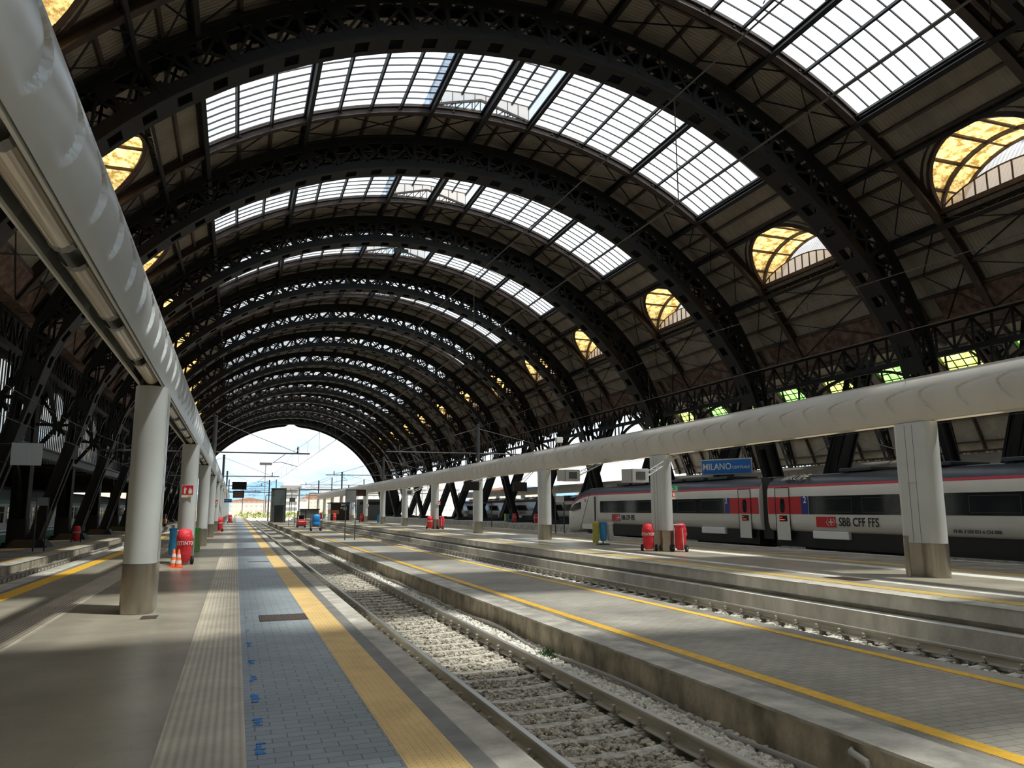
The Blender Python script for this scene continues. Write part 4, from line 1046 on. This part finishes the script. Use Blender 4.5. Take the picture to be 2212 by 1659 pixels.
# fire extinguisher trolleys under red covers
def make_ext():
    root = thing('extinguisher_trolley', None, 'fire extinguisher', group='wheeled fire extinguishers under red covers')
    rr = random.Random(5); rings = []; n = 20
    for z, a, c, yo in ((.07, .12, .13, .05), (.16, .20, .17, .04), (.34, .21, .18, .02), (.58, .22, .19, 0), (.78, .23, .20, -.01), (.86, .225, .195, -.01), (.92, .20, .18, 0), (.99, .21, .16, .02), (1.04, .16, .12, .03), (1.06, .06, .05, .03)):
        rings.append([((a * (1 + rr.uniform(-.05, .05))) * cos(2 * pi * k / n), yo + (c * (1 + rr.uniform(-.06, .06))) * sin(2 * pi * k / n), z + rr.uniform(-.008, .008)) for k in range(n)])
    b = MB(); b.loft(rings); b.build('cover', RED, root, smooth=True)
    b = MB(); b.tube([(-.17, .16, .10), (-.17, .21, .86), (-.17, .24, 1.0), (.17, .24, 1.0), (.17, .21, .86), (.17, .16, .10)], .016, 8); b.build('handle_frame', WHITE, root, smooth=True)
    for x in (-.27, .27): b = MB(); b.tube([(x - .03, .12, .13), (x + .03, .12, .13)], .13, 20); w = b.build('wheel', BLACK, root, smooth=True); b = MB(); b.tube([(x - .034, .12, .13), (x + .034, .12, .13)], .05, 12); b.build('hub', MGREY, w)
    tx = text('ESTINTORE', .155, WHITE, root, (0, 0, .64), (0, 0, 0), depth=.002, sx=1)
    for v in tx.data.vertices:
        a_ = v.co.x * .82 / .23 + .25; rr2 = .243 + v.co.z; v.co = Vector((rr2 * sin(a_), -rr2 * .87 * cos(a_), v.co.y))
    b = MB(); b.tube([(-.14, -.13, .88), (-.05, -.185, .85), (.06, -.185, .86), (.15, -.12, .90)], .012, 6); b.build('drawstring', mat('cord', (.6, .5, .38), .8), root)
    return root
ext = make_ext()
def put_ext(x, y, rz, lab, z=0, first=[True]):
    o = ext if first[0] else dup(ext); first[0] = False
    o.location = (x, y, z); o.rotation_euler = (0, 0, rz); o['label'] = lab
put_ext(-1.40, 25.5, .25, 'red covered extinguisher trolley lettered in white behind the traffic cones')
put_ext(-1.05, 62.8, .5, 'red covered extinguisher trolley farther along the near platform')
put_ext(-.55, 100.0, .2, 'dark red covered extinguisher trolley at the far end of the near platform')
put_ext(14.95, 26.4, -.75, 'red covered extinguisher trolley with white lettering left of the second right pillar')
put_ext(15.95, 25.7, 2.2, 'plain-backed red extinguisher trolley right of the second pillar on the right platform')
put_ext(15.1, 62.5, -.5, 'red extinguisher trolley left of the pillar with a fire sign, farther up right platform')
put_ext(16.0, 62.0, 2.0, 'red extinguisher trolley right of the pillar with a fire sign, farther up right platform')
put_ext(15.2, 99.5, 0, 'red extinguisher trolley by the pillar beyond the coloured bin bags')
put_ext(13.2, 111.5, 0, 'small orange-red extinguisher trolley beside the dark kiosk')
put_ext(13.0, 128.0, 0, 'red extinguisher trolley left of the dark kiosk')
put_ext(-9.75, 57.8, .2, 'red covered extinguisher beside a dark column on the left platform', -.43)
put_ext(31.2, 79.6, 0, 'red covered extinguisher by the dark arch foot beyond the right pillars')
put_ext(31.0, 86.0, 0, 'dark red covered extinguisher close to bins below the right arch feet')
# traffic cones
def make_cone():
    root = thing('traffic_cone', None, 'traffic cone', group='traffic cones')
    b = MB(); b.box(-.14, .14, -.14, .14, 0, .025); b.lathe([(.10, .02), (.025, .50), (.02, .505)], 18); b.build('cone_body', ORANGE, root, smooth=True)
    b = MB(); b.lathe([(.090, .11), (.076, .20)], 18); b.lathe([(.063, .28), (.049, .37)], 18); b.build('white_band', WHITE, root, smooth=True)
    return root
c0 = make_cone(); c0.location = (-1.62, 24.75, 0); c0['label'] = 'orange and white traffic cone, left of the pair before the red trolley'
dup(c0, (-1.47, 24.45, 0), 'orange and white traffic cone, right of the pair before the red trolley')
# bag holders
def make_bin(cols, lab, loc, rz=0):
    root = thing('waste_bag_stand', lab, 'waste bag stand', loc, rz, 'recycling bag stands'); w = .34; n = len(cols)
    b = MB(); b.box(-.25, .25, -.18, .18, 0, .05); b.tube([(0, 0, .05), (0, 0, .9)], .03, 8); b.build('stand', DGREY, root)
    for i, (ring, bag) in enumerate(cols):
        x = (i - (n - 1) / 2) * w; o = MB(); rr = random.Random(i + n)
        o.loft([[(x + w * .46 * cos(2 * pi * k / 14) * s_ * (1 + rr.uniform(-.05, .05)) + sh, .17 * sin(2 * pi * k / 14) * s_ * (1 + rr.uniform(-.05, .05)), z) for k in range(14)] for z, s_, sh in ((.17 if i else .10, .75, .03 * (i - .5)), (.3, .98, .02 * (i - .5)), (.6, .93, 0), (.92, .96, 0))], caps=True)
        o = o.build('bag', bag, root, smooth=True)
        r2 = MB(); r2.loft([[(x + w * .49 * cos(2 * pi * k / 16), .18 * sin(2 * pi * k / 16), z) for k in range(16)] for z in (.91, 1.0)]); r2.build('bag_rim', ring, o)
    return root
YR = mat('yellow_plastic', (.85, .52, .03), .4)
make_bin(((YR, YBAG), (BLUE, BBAG), (WHITE, WBAG)), 'stand with yellow, blue and white bags in front of the train nose', (15.75, 31.9, 0), -.1)
make_bin(((BLUE, BBAG), (YR, YBAG), (WHITE, WBAG)), 'stand with blue, yellow and white bags beyond a pillar on the right platform', (16.0, 90.0, 0))
make_bin(((BLUE, BBAG), (YR, YBAG), (mat('lid_green', (.04, .40, .08), .4), GBAG)), 'stand with green bag standing behind the red trolley and cones', (-1.62, 29.5, 0), .1)
make_bin(((BLUE, BBAG), (YR, YBAG)), 'stand with yellow bag farther up the near platform', (-1.35, 72.5, 0))
make_bin(((YR, YBAG), (mat('lid_green', (.04, .40, .08), .4), BBAG)), 'pair of pale bags among the dark arch feet on the right', (31.6, 90.5, 0))
# bollard beside the nearest right pillar
r_ = thing('steel_bollard', 'slim round steel bollard beside the nearest right pillar', 'bollard', (15.08, 14.35, 0))
b = MB(); b.lathe([(.055, .004), (.055, .93), (.05, .95)], 16); b.build('post', INOX, r_, smooth=True); b = MB(); b.lathe([(.06, .90), (.06, .955), (.02, .965)], 16); b.build('cap', MGREY, r_)
# signs on pillars
def fire_sign(x, y, z, lab, s=1.0, rz=0):
    root = thing('fire_sign', lab, 'fire sign', (x, y, z), rz, 'red fire signs on the pillars')
    b = MB(); b.box(-.16 * s, .16 * s, -.008, 0, -.20 * s, .16 * s); b.build('plate', WHITE, root)
    b = MB(); b.box(-.15 * s, .15 * s, -.012, -.008, -.12 * s, .15 * s); b.build('red_field', REDP, root)
    b = MB(); b.box(-.10 * s, -.05 * s, -.016, -.012, -.09 * s, .05 * s); b.box(-.09 * s, -.06 * s, -.016, -.012, .05 * s, .09 * s); b.box(-.05 * s, -.03 * s, -.016, -.012, .02 * s, .07 * s)
    b.prism([(.03 * s, -.09 * s), (.11 * s, -.09 * s), (.125 * s, -.02 * s), (.10 * s, .06 * s), (.08 * s, .02 * s), (.07 * s, .10 * s), (.035 * s, .03 * s), (.02 * s, -.03 * s)], 1, -.016, -.012); b.build('white_pictogram', WHITE, root)
    b = MB(); b.box(.02 * s, .11 * s, -.011, -.008, -.185 * s, -.14 * s); b.build('yellow_tag', YR, root)
fire_sign(-1.42, 25.87, 2.22, 'red fire point sign on the second pillar of the near platform', 1.05)
fire_sign(-1.42, 62.3, 2.2, 'red fire point sign on a middle pillar of the near platform', 1)
fire_sign(15.88, 26.05, 2.15, 'red fire point sign on the second pillar of the right platform', .9, .35)
fire_sign(15.8, 62.3, 2.15, 'red fire point sign on the pillar behind two red trolleys', .9, .35)
fire_sign(15.8, 98.8, 2.15, 'small red fire sign on a far pillar of the right platform', .9, .35)
fire_sign(15.8, 110.9, 2.15, 'small red fire sign on the pillar next to the kiosk', .9, .35)
r_ = thing('exit_sign', 'green exit arrow sign sticking out of the second right pillar', 'exit sign', (16.10, 26.3, 2.36), .2)
b = MB(); b.box(-.20, .20, -.01, .01, -.13, .13); b.build('plate', GREEN, r_)
b = MB(); b.box(-.15, -.04, -.014, -.01, -.012, .012); b.beam((-.16, -.012, 0), (-.10, -.012, .06), .004, .022, (0, 1, 0)); b.beam((-.16, -.012, 0), (-.10, -.012, -.06), .004, .022, (0, 1, 0))
b.box(.05, .06, -.014, -.01, -.09, .09); b.box(.15, .16, -.014, -.01, -.09, .09); b.box(.05, .16, -.014, -.01, .085, .095); b.beam((.09, -.012, .04), (.12, -.012, -.02), .004, .03, (0, 1, 0)); b.beam((.12, -.012, -.02), (.08, -.012, -.08), .004, .02, (0, 1, 0)); b.build('white_pictogram', WHITE, r_)
r_ = thing('station_sign', 'blue MILANO CENTRALE station name sign above the white train', 'station sign', (23.3, 33.0, 3.68), rad(-62))
b = MB(); b.box(-1.40, 1.40, -.03, .03, -.40, .40); b.build('frame', LGREY, r_, bevel=.03); b = MB(); b.box(-1.34, 1.34, -.04, -.03, -.34, .34); b.build('blue_panel', SIGNB, r_)
text_label('MILANO', .46, WHITE, r_, (-.50, -.045, .0), 0, .92); text_label('CENTRALE', .20, WHITE, r_, (.80, -.045, -.05), 0, 1.0)
b = MB(); b.tube([(-.9, 0, .4), (-.9, 0, 1.5)], .03, 6); b.tube([(.9, 0, .4), (.9, 0, 1.5)], .03, 6); b.tube([(-3, 0, 1.5), (9, 0, 1.5)], .05, 6); b.build('hanger', DGREY, r_)
# monitors
def truss_arm(root, p, q, w=.16):
    b = MB(); p = Vector(p); q = Vector(q); d = (q - p); u = Vector((0, 0, 1)); n = 8; s_ = d.cross(u).normalized() * w
    A = [p + s_ * .5, p - s_ * .5, p + u * w]
    for a in A: b.tube([a, q + (a - p) * .8], .014, 5)
    for i in range(n): t0, t1 = i / n, (i + 1) / n; b.tube([A[i % 3] + d * t0, A[(i + 1) % 3] + d * t1], .009, 4); b.tube([A[(i + 1) % 3] + d * t0, A[(i + 2) % 3] + d * t1], .009, 4)
    b.build('lattice_bracket', LGREY, root)
def crt(x, y, z, lab):
    root = thing('information_monitor', lab, 'monitor', (x, y, z), 0, 'grey boxed monitors hanging from the right beam')
    b = MB(); b.box(-.34, .34, -.05, .35, -.25, .25); b.build('housing', LGREY, root, bevel=.02)
    b = MB(); b.box(-.19, .19, -.062, -.05, -.14, .14); b.build('screen', mat('grey_screen', (.10, .10, .095), .3), root)
    b = MB(); b.loft([[(-.36, .0, -.24), (-.36, .0, .24), (-.60, .30, .24), (-.60, .30, -.24)], [(-.34, .3, -.24), (-.34, .3, .24), (-.5, .4, .24), (-.5, .4, -.24)]]); b.build('back_box', LGREY, root)
    truss_arm(root, (.35, .1, .0), (XR - x, .3, .75)); 
crt(13.62, 30.4, 3.03, 'grey boxed monitor hanging left of the second right pillar, above the train nose')
crt(13.85, 24.9, 2.80, 'grey boxed monitor hanging just beside the second right pillar')
crt(13.6, 63.6, 3.0, 'grey boxed monitor hanging by the red trolleys farther up the right platform')
def flat(x, y, z, w, h, lab, mt=SCREEN, lines=0, xa=XR):
    root = thing('departure_board', lab, 'departure board', (x, y, z), 0, 'dark departure boards')
    b = MB(); b.box(-w / 2, w / 2, -.02, .12, -h / 2, h / 2); b.build('housing', DARK, root); b = MB(); b.box(-w / 2 + .04, w / 2 - .04, -.03, -.02, -h / 2 + .04, h / 2 - .04); b.build('screen', mt, root)
    if lines:
        b = MB()
        for i in range(lines): zz = h / 2 - .12 - (h - .2) * (i + .5) / lines; b.box(-w / 2 + .08, w / 2 - .12, -.034, -.03, zz - .02, zz + .02)
        b.build('text_row', mat('amber_rows', (.30, .13, .07), .5), root)
    b = MB(); b.tube([(0, .05, h / 2), (xa - x, .1, 3.8 - z)], .02, 6); b.tube([(0, .05, 0), (xa - x, .1, 3.7 - z)], .02, 6); b.build('bracket_pipe', LGREY, root)
flat(.22, 70, 3.66, 1.18, .66, 'black departure board hanging over the far near platform, upper one', xa=XL)
flat(.2, 74, 3.0, .95, .62, 'departure board with reddish text rows below the upper black board', lines=4, xa=XL)
flat(14.05, 47, 3.06, 1.0, .56, 'black monitor on the left side of the fourth right pillar'); flat(14.75, 40, 2.82, .8, .5, 'black monitor hanging right of the fourth right pillar')
flat(13.3, 92, 3.55, 2.3, .75, 'departure board with text rows above the kiosk on the right platform', lines=4)
def blue_sign(x, y, z, w, h, lab):
    root = thing('station_sign', lab, 'station sign', (x, y, z)); b = MB(); b.box(-w / 2, w / 2, -.03, .03, -h / 2, h / 2); b.build('blue_panel', SIGNB, root)
    text_label('MILANO CENTRALE', h * .42, WHITE, root, (0, -.035, 0), 0, .8); b = MB(); b.tube([(0, 0, h / 2), (0, 0, 3.85 - z), ((XL if x < 5 else XR) - x, 0, 3.85 - z)], .02, 6); b.build('hanger', DGREY, root)
blue_sign(-.98, 90, 2.6, 1.1, .38, 'small blue name sign far along the near platform'); blue_sign(13.9, 100, 2.7, 1.2, .42, 'small blue name sign beside the kiosk on the right platform')
r_ = thing('loudspeaker_box', 'small white box on two legs on top of the right platform beam', 'loudspeaker', (15.62, 36.5, 4.77))
b = MB(); b.box(-.17, .17, -.13, .13, .22, .50); b.build('housing', WHITE, r_, bevel=.02); b = MB(); b.box(-.10, -.06, -.03, .03, 0, .22); b.box(.06, .10, -.03, .03, 0, .22); b.build('bracket', MGREY, r_)
r_ = thing('rooftop_pantograph', 'pale pantograph frame raised on the roof of the green train', 'pantograph', (-15.0, 52.5, 3.25))
b = MB()
for y in (-.7, .7): b.tube([(-.6, y, 0), (-.6, y, .55), (.6, y, .55), (.6, y, 0)], .035, 6)
b.build('base_frame', WHITE, r_); b = MB(); b.tube([(0, -.7, .3), (0, .2, .75), (0, -.4, .95)], .03, 6); b.tube([(-.7, -.4, .90), (-.5, -.4, .97), (.5, -.4, .97), (.7, -.4, .90)], .03, 6); b.build('collector_arm', WHITE, r_)
# back of platform number board, left
r_ = thing('notice_board', 'grey sheet metal board hanging between the left columns', 'notice board', (-8.27, 36.7, 3.94), .12)
b = MB(); b.box(-.55, .0, -.03, .03, -.46, .46); b.box(.01, .55, -.03, .03, -.46, .46); b.build('panel', mat('board_metal', (.62, .68, .72), .45), r_); b = MB(); b.tube([(-.3, .03, .45), (-2.1, 2.1, .45)], .03, 6); b.tube([(-.3, .03, -.3), (-2.2, 2.1, -.3)], .03, 6); b.tube([(.5, .03, .45), (-.3, .03, .45)], .03, 6); b.build('bracket', DGREY, r_)
def post_sign(x, y, z0, h, w, lab, board=(.9, .55), fill=LGREY, d=0):
    root = thing('signpost', lab, 'signpost', (x, y, z0), 0, 'two-legged platform signposts')
    for s_ in (-1, 1): b = MB(); b.box(s_ * w / 2 - .03, s_ * w / 2 + .03, -.03, .03, 0, h); b.build('leg', DGREY, root)
    b = MB(); b.box(-w / 2, w / 2, -.04, .02, h - board[1], h); b.build('board', fill, root)
post_sign(6.95, 50.3, -.31, 3.15, .62, 'tall two-legged signpost on the low middle platform', (.6, .75), MGREY)
post_sign(6.3, 95, -.31, 3.3, .62, 'distant two-legged signpost on the low middle platform', (.6, .5), MGREY)
post_sign(-9.35, 45.6, -.43, 2.72, .50, 'two-legged grey signpost on the left platform', (.5, .42), mat('board_grey', (.30, .33, .34), .5))
post_sign(20.35, 47.6, 0, 2.45, .62, 'two-legged notice stand just beyond the train nose', (.62, .42), WHITE)
post_sign(21.0, 66.0, 0, 2.2, 1.2, 'thin two-legged stand beyond the right pillars', (1.2, .12), DGREY)
# dark cabin with ladder at the end of the low platform
r_ = thing('signal_cabin', 'tall dark green-grey cabin with side ladder at the end of the low platform', 'cabin', (6.05, 124, -.31))
b = MB(); b.box(-.95, 1.25, 0, 1.6, 0, 5.2); b.build('body', mat('cabin_green', (.06, .075, .068), .5, var=.15), r_)
b = MB(); b.box(-.55, .85, -.04, 0, 0, 2.5); b.build('door', DARK, r_); b = MB(); b.box(-.5, 1.12, -.03, 0, 2.6, 5.1); b.box(-.95, -.9, -.08, .0, 0, 5.2); b.box(1.2, 1.25, -.08, 0, 0, 5.2); b.box(-.95, 1.25, -.08, 0, 5.12, 5.2); b.build('panel', mat('cabin_panel', (.11, .135, .125), .45), r_)
b = MB()
for s_ in (-.92, -.55): b.box(s_, s_ + .05, -.35, -.3, 0, 4.0)
for i in range(16): b.box(-.92, -.5, -.35, -.31, .15 + i * .24, .19 + i * .24)
b.build('ladder', MGREY, r_)
# forklift / tug
r_ = thing('platform_tug', 'small red platform tug with roof frame on the low platform', 'tug', (6.85, 87, -.31))
b = MB(); b.loft([[(-.46, 0, .30), (.46, 0, .30), (.46, 1.7, .30), (-.46, 1.7, .30)], [(-.46, -.04, .62), (.46, -.04, .62), (.46, 1.7, .62), (-.46, 1.7, .62)], [(-.42, .04, .86), (.42, .04, .86), (.42, .7, .86), (-.42, .7, .86)]]); b.build('body', REDP, r_, bevel=.03)
b = MB(); b.box(-.44, .44, .02, 1.7, .12, .32); b.build('bumper', DGREY, r_)
b = MB()
for x in (-.42, .42):
    for y in (.1, 1.1): b.box(x - .03, x + .03, y - .03, y + .03, .6, 1.72)
b.box(-.47, .47, 0, 1.2, 1.70, 1.76); b.build('roof_frame', DARK, r_)
b = MB(); b.box(-.25, .25, .6, 1.0, .8, 1.3); b.build('seat', BLACK, r_)
b = MB(); b.box(-.3, .3, -.045, -.03, .62, .68); b.build('light_bar', WHITE, r_)
for x in (-.40, .40):
    for y in (.25, 1.4): b = MB(); b.tube([(x - .06, y, .17), (x + .06, y, .17)], .17, 16); b.build('wheel', BLACK, r_)
# tank trolley
r_ = thing('tank_trolley', 'blue plastic tank on a rusty wheeled trolley on the low platform', 'tank trolley', (7.05, 73, -.31))
b = MB(); b.loft([[((.36 * s_) * (abs(cos(a)) ** .6) * (1 if cos(a) > 0 else -1), .45 + .42 * s_ * (abs(sin(a)) ** .6) * (1 if sin(a) > 0 else -1), z) for a in [2 * pi * k / 24 for k in range(24)]] for z, s_ in ((.42, .7), (.47, .93), (.60, 1), (.78, 1), (.80, .97), (.82, 1), (1.2, 1), (1.35, .95), (1.44, .8), (1.47, .3))]); b.build('tank', BLUE, r_, smooth=True)
b = MB(); b.tube([(0, .45, 1.46), (0, .45, 1.52)], .09, 12); b.build('tank_lid', WHITE, r_)
b = MB(); b.box(-.50, .50, -.05, 1.0, .34, .42)
for x in (-.47, .47):
    for y in (0, .95): b.box(x - .03, x + .03, y - .03, y + .03, .1, 1.2 if x < 0 else .9)
b.build('trolley_frame', mat('rust_frame', (.14, .09, .06), .8, var=.3), r_)
for x in (-.42, .42):
    for y in (.0, .95): b = MB(); b.tube([(x - .05, y, .13), (x + .05, y, .13)], .13, 14); b.build('wheel', BLACK, r_)
# kiosk
r_ = thing('waiting_kiosk', 'dark glazed kiosk standing on the far right platform', 'kiosk', (15.2, 118, 0))
b = MB(); b.box(-1.8, 1.0, 0, 4.0, 0, 2.5); b.build('body', mat('kiosk_dark', (.035, .03, .028), .3), r_); b = MB(); b.box(-1.9, 1.1, -.1, 4.1, 2.45, 2.65); b.build('roof', DGREY, r_)
b = MB()
rr = random.Random(2)
for i in range(9): x = -.3 + rr.uniform(-.1, .9); z = rr.uniform(1.2, 2.3); b.box(x, x + .3, -.03, 0, z, z + rr.uniform(.15, .4))
b.build('poster', WHITE, r_); b = MB(); b.box(-1.82, -1.8, .3, 3.6, 1.0, 1.6); b.box(-1.7, -.6, -.02, 0, .9, 1.5); b.build('orange_band', mat('kiosk_orange', (.6, .20, .10), .5), r_)
r_ = thing('steel_shed', 'grey corrugated shed behind the far right pillars', 'shed', (18.9, 116, 0)); b = MB(); b.box(-1.6, 1.6, 0, 3, 0, 3.1); b.build('body', wave_mat('shed_grey', (.13, .14, .145), 0, 4, .6), r_); b = MB(); b.box(-1.5, 1.5, -.04, 0, 2.3, 2.7); b.build('vent', DARK, r_)
r_ = thing('steel_shed', 'low dark equipment hut beyond the blue tank', 'shed', (13.05, 150, -.55)); b = MB(); b.box(-1.5, 1.8, 0, 3, 0, 2.2); b.build('body', mat('hut_grey', (.12, .13, .13), .6), r_); b = MB(); b.box(-1.7, 2.0, -.2, 3.2, 2.1, 2.3); b.build('roof', DARK, r_)
# maintenance trucks on the left platform side, far
for i, (x, y, m_, lab) in enumerate(((-9.6, 92, YR, 'small yellow maintenance truck parked far up the left platform'), (-8.9, 106, mat('orange_paint', (.85, .27, .02), .4), 'orange maintenance buggy on the far left platform'))):
    r_ = thing('service_truck', lab, 'service vehicle', (x, y, -.43), 0, 'service vehicles on the left platform'); b = MB(); b.box(-.75, .75, 0, 2.4, .35, .95); b.build('body', m_, r_, bevel=.05)
    b = MB(); b.box(-.65, .65, .8, 2.0, .95, 1.55); b.build('cab', DGREY if i else MGREY, r_)
    for xx in (-.62, .62):
        for yy in (.4, 2.0): b = MB(); b.tube([(xx - .1, yy, .26), (xx + .1, yy, .26)], .26, 14); b.build('wheel', BLACK, r_)
# floodlight under the roof
for x, y, z, lab in ((9.9, 50.5, 19.3, 'twin floodlight hanging below the arch beside the roof ridge'), (25.3, 26.9, 14.2, 'small floodlight fixed to the arch right of the second skylight band')):
    r_ = thing('floodlight', lab, 'floodlight', (x, y, z)); b = MB(); b.box(-.5, -.05, -.15, .15, -.1, .1); b.box(.05, .5, -.15, .15, -.1, .1); b.build('lamp_head', DGREY, r_); b = MB(); b.tube([(0, 0, .0), (0, 0, .7)], .03, 6); b.tube([(-.5, 0, 0), (.5, 0, 0)], .025, 6); b.build('bracket', DGREY, r_)

# ================================================================== OUTSIDE THE SHED
def bmat(name, wall, win, bw, bh, ms):
    return brick_mat(name, win, tuple(q * 1.3 for q in win), wall, bw, bh, ms, .8, axes=(0, 2), off=0, bump=0, grime=.1)
BM = [bmat('facade_cream', (.68, .63, .56), (.40, .39, .38), 3.2, 3.1, .95), bmat('facade_pink', (.66, .52, .46), (.42, .36, .33), 3.0, 3.1, .9), bmat('facade_white', (.74, .72, .69), (.42, .42, .42), 3.6, 3.2, 1.0), bmat('facade_ochre', (.64, .54, .42), (.40, .35, .30), 3.0, 3.0, .9)]
def building(x, y, w, d, h, m_, lab, roof=0):
    root = thing('apartment_building', lab, 'building', (x, y, -.8)); b = MB(); b.box(-w / 2, w / 2, 0, d, 0, h); b.build('walls', m_, root)
    b = MB()
    if roof: b.prism([(-w / 2 - .4, h), (w / 2 + .4, h), (0, h + roof)], 1, -.4, d + .4); b.build('roof', mat('roof_tile', (.30, .13, .08), .8), root)
    else: b.box(-w / 2 - .3, w / 2 + .3, -.3, d + .3, h, h + .6); b.box(-w / 6, w / 8, d * .3, d * .6, h + .6, h + 2.6); b.build('roof', mat('flat_roof', (.42, .38, .34), .8), root)
building(-50, 190, 34, 20, 17, BM[2], 'white apartment block seen between the left columns')
building(-26, 205, 14, 16, 15, BM[1], 'pink apartment block seen between the left columns', 3)
building(-84, 175, 30, 20, 19, BM[1], 'pink apartment block far left behind the green train')
rr = random.Random(21); kinds = ['cream', 'pink', 'white', 'ochre']
spots = [(-14, 500, 20, 7, 0, 0), (8, 520, 22, 8, 1, 2), (34, 560, 26, 9, 0, 0), (58, 600, 24, 11, 3, 3), (92, 520, 30, 14, 0, 0), (126, 500, 30, 15, 2, 0), (160, 470, 32, 13, 1, 3), (120, 640, 40, 22, 2, 0), (200, 520, 34, 14, 3, 0), (240, 480, 30, 16, 0, 3), (-40, 470, 26, 10, 2, 0), (290, 470, 36, 15, 1, 0), (350, 520, 40, 18, 2, 0), (76, 700, 34, 16, 1, 0)]
for i, (x, y, w, h, m_, rf) in enumerate(spots):
    building(x, y, w, 16, h, BM[m_], 'distant %s building on the skyline, %s in order from the left' % (kinds[m_], ORD[sorted(q[0] for q in spots).index(x)]), rf)
r_ = thing('signal_tower', 'white control tower standing left of the dark cabin', 'tower', (21.3, 330, -.8)); b = MB(); b.box(-3.2, 3.2, 0, 6, 0, 13); b.build('shaft', WHITE, r_); b = MB()
for i in range(4): b.box(-2.5, 2.5, -.05, 0, 2 + i * 2.4, 3.3 + i * 2.4)
b.build('window', MGREY, r_); b = MB(); b.box(-4, 4, -.6, 6.6, 10.2, 12.2); b.build('lookout_cab', MGREY, r_)
r_ = thing('floodlight_mast', 'tall thin lamp mast with a row of lights outside the arch', 'mast', (10.8, 330, -.8)); b = MB(); b.tube([(0, 0, 0), (0, 0, 21)], .2, 8); b.build('pole', MGREY, r_); b = MB(); b.box(-2.4, 2.4, -.3, .3, 20.4, 21.4); b.build('lamp_row', DGREY, r_)
# catenary masts in the yard
k = 0
for (x, y, h, a) in ((6.7, 176, 8.8, -1), (9.0, 195, 9.6, -1), (14.8, 200, 7.9, -1), (20.5, 180, 9.6, -1), (25.5, 189, 8.2, 1), (28.4, 184, 9.4, -1), (17.5, 268, 9.0, 1), (33, 250, 9.0, -1), (50, 240, 9.5, -1), (60, 260, 9.0, 1), (2, 260, 9.0, 1), (14, 300, 9.0, 1), (44, 310, 9, -1), (70, 320, 9, -1)):
    r_ = thing('catenary_mast', 'slim catenary mast standing out in the yard, %s of the group by distance' % ORD[k], 'mast', (x, y, -.8), 0, 'yard masts'); k += 1
    b = MB(); b.box(-.12, .12, -.12, .12, 0, h); b.build('post', DGREY, r_); b = MB(); b.tube([(0, 0, h - 2.2), (a * 6, 0, h - 2.2)], .06, 6); b.tube([(0, 0, h - .2), (a * 5, 0, h - 2.2)], .03, 5); b.tube([(a * 3.5, 0, h - 2.2), (a * 2.6, 0, h - 3.1), (a * 4.2, 0, h - 3.3)], .03, 5); b.build('bracket_arm', DGREY, r_)
for k, (x0, x1, y, z) in enumerate(((16, 48, 215, 7.6), (22, 62, 255, 7.4), (10, 58, 290, 7.4), (-6, 12, 240, 7.3))):
    r_ = thing('catenary_portal', 'steel portal frame across the yard tracks, %s by distance' % ORD[k], 'portal', (0, y, -.8), 0, 'yard portals'); b = MB(); b.box(x0, x1, -.1, .1, z, z + .3); b.build('cross_beam', DGREY, r_)
    for xx in (x0, x1): b = MB(); b.box(xx - .15, xx + .15, -.15, .15, 0, z); b.build('post', DGREY, r_)
# shrubs and hills
def bush(x, y, w, h, seed, lab):
    rr = random.Random(seed); b = MB()
    for i in range(260):
        a = rr.uniform(0, 6.28); e_ = rr.uniform(0, 1.5); c = Vector((w * cos(a) * cos(e_) * rr.uniform(.5, 1), w * .6 * sin(a) * cos(e_), h * sin(e_) * rr.uniform(.5, 1))); s_ = rr.uniform(.15, .4); i0 = len(b.v)
        b.v += [tuple(c + Vector((rr.uniform(-s_, s_), rr.uniform(-s_, s_), rr.uniform(-s_, s_)))) for _ in range(3)]; b.face(i0, i0 + 1, i0 + 2)
    tag(b.build('shrub', mat('shrub_leaf', (.26, .30, .09), .8, var=.4, vscale=2), loc=(x, y, -.75)), lab, 'shrub', 'yellow-green shrubs at the yard edge')
for i in range(16): x = 1.5 + i * 2.0 + (i % 3) * .4; bush(x, 225 + (i * 37) % 60, 2.6, 1.7, i, 'yellow-green shrub growing in the rail yard, %s from the left' % ORD[i])
hb = MB(); rr = random.Random(4); n = 60
for i in range(n + 1): x = -3000 + 9000 * i / n; hb.v += [(x, 0, -30), (x, 0, 130 + 60 * sin(i * .37) + 40 * sin(i * .9 + 1) + rr.uniform(-10, 10)), (x, 900, 190 + 80 * sin(i * .31 + 2))]
for i in range(n): a = i * 3; hb.face(a, a + 3, a + 4, a + 1); hb.face(a + 1, a + 4, a + 5, a + 2)
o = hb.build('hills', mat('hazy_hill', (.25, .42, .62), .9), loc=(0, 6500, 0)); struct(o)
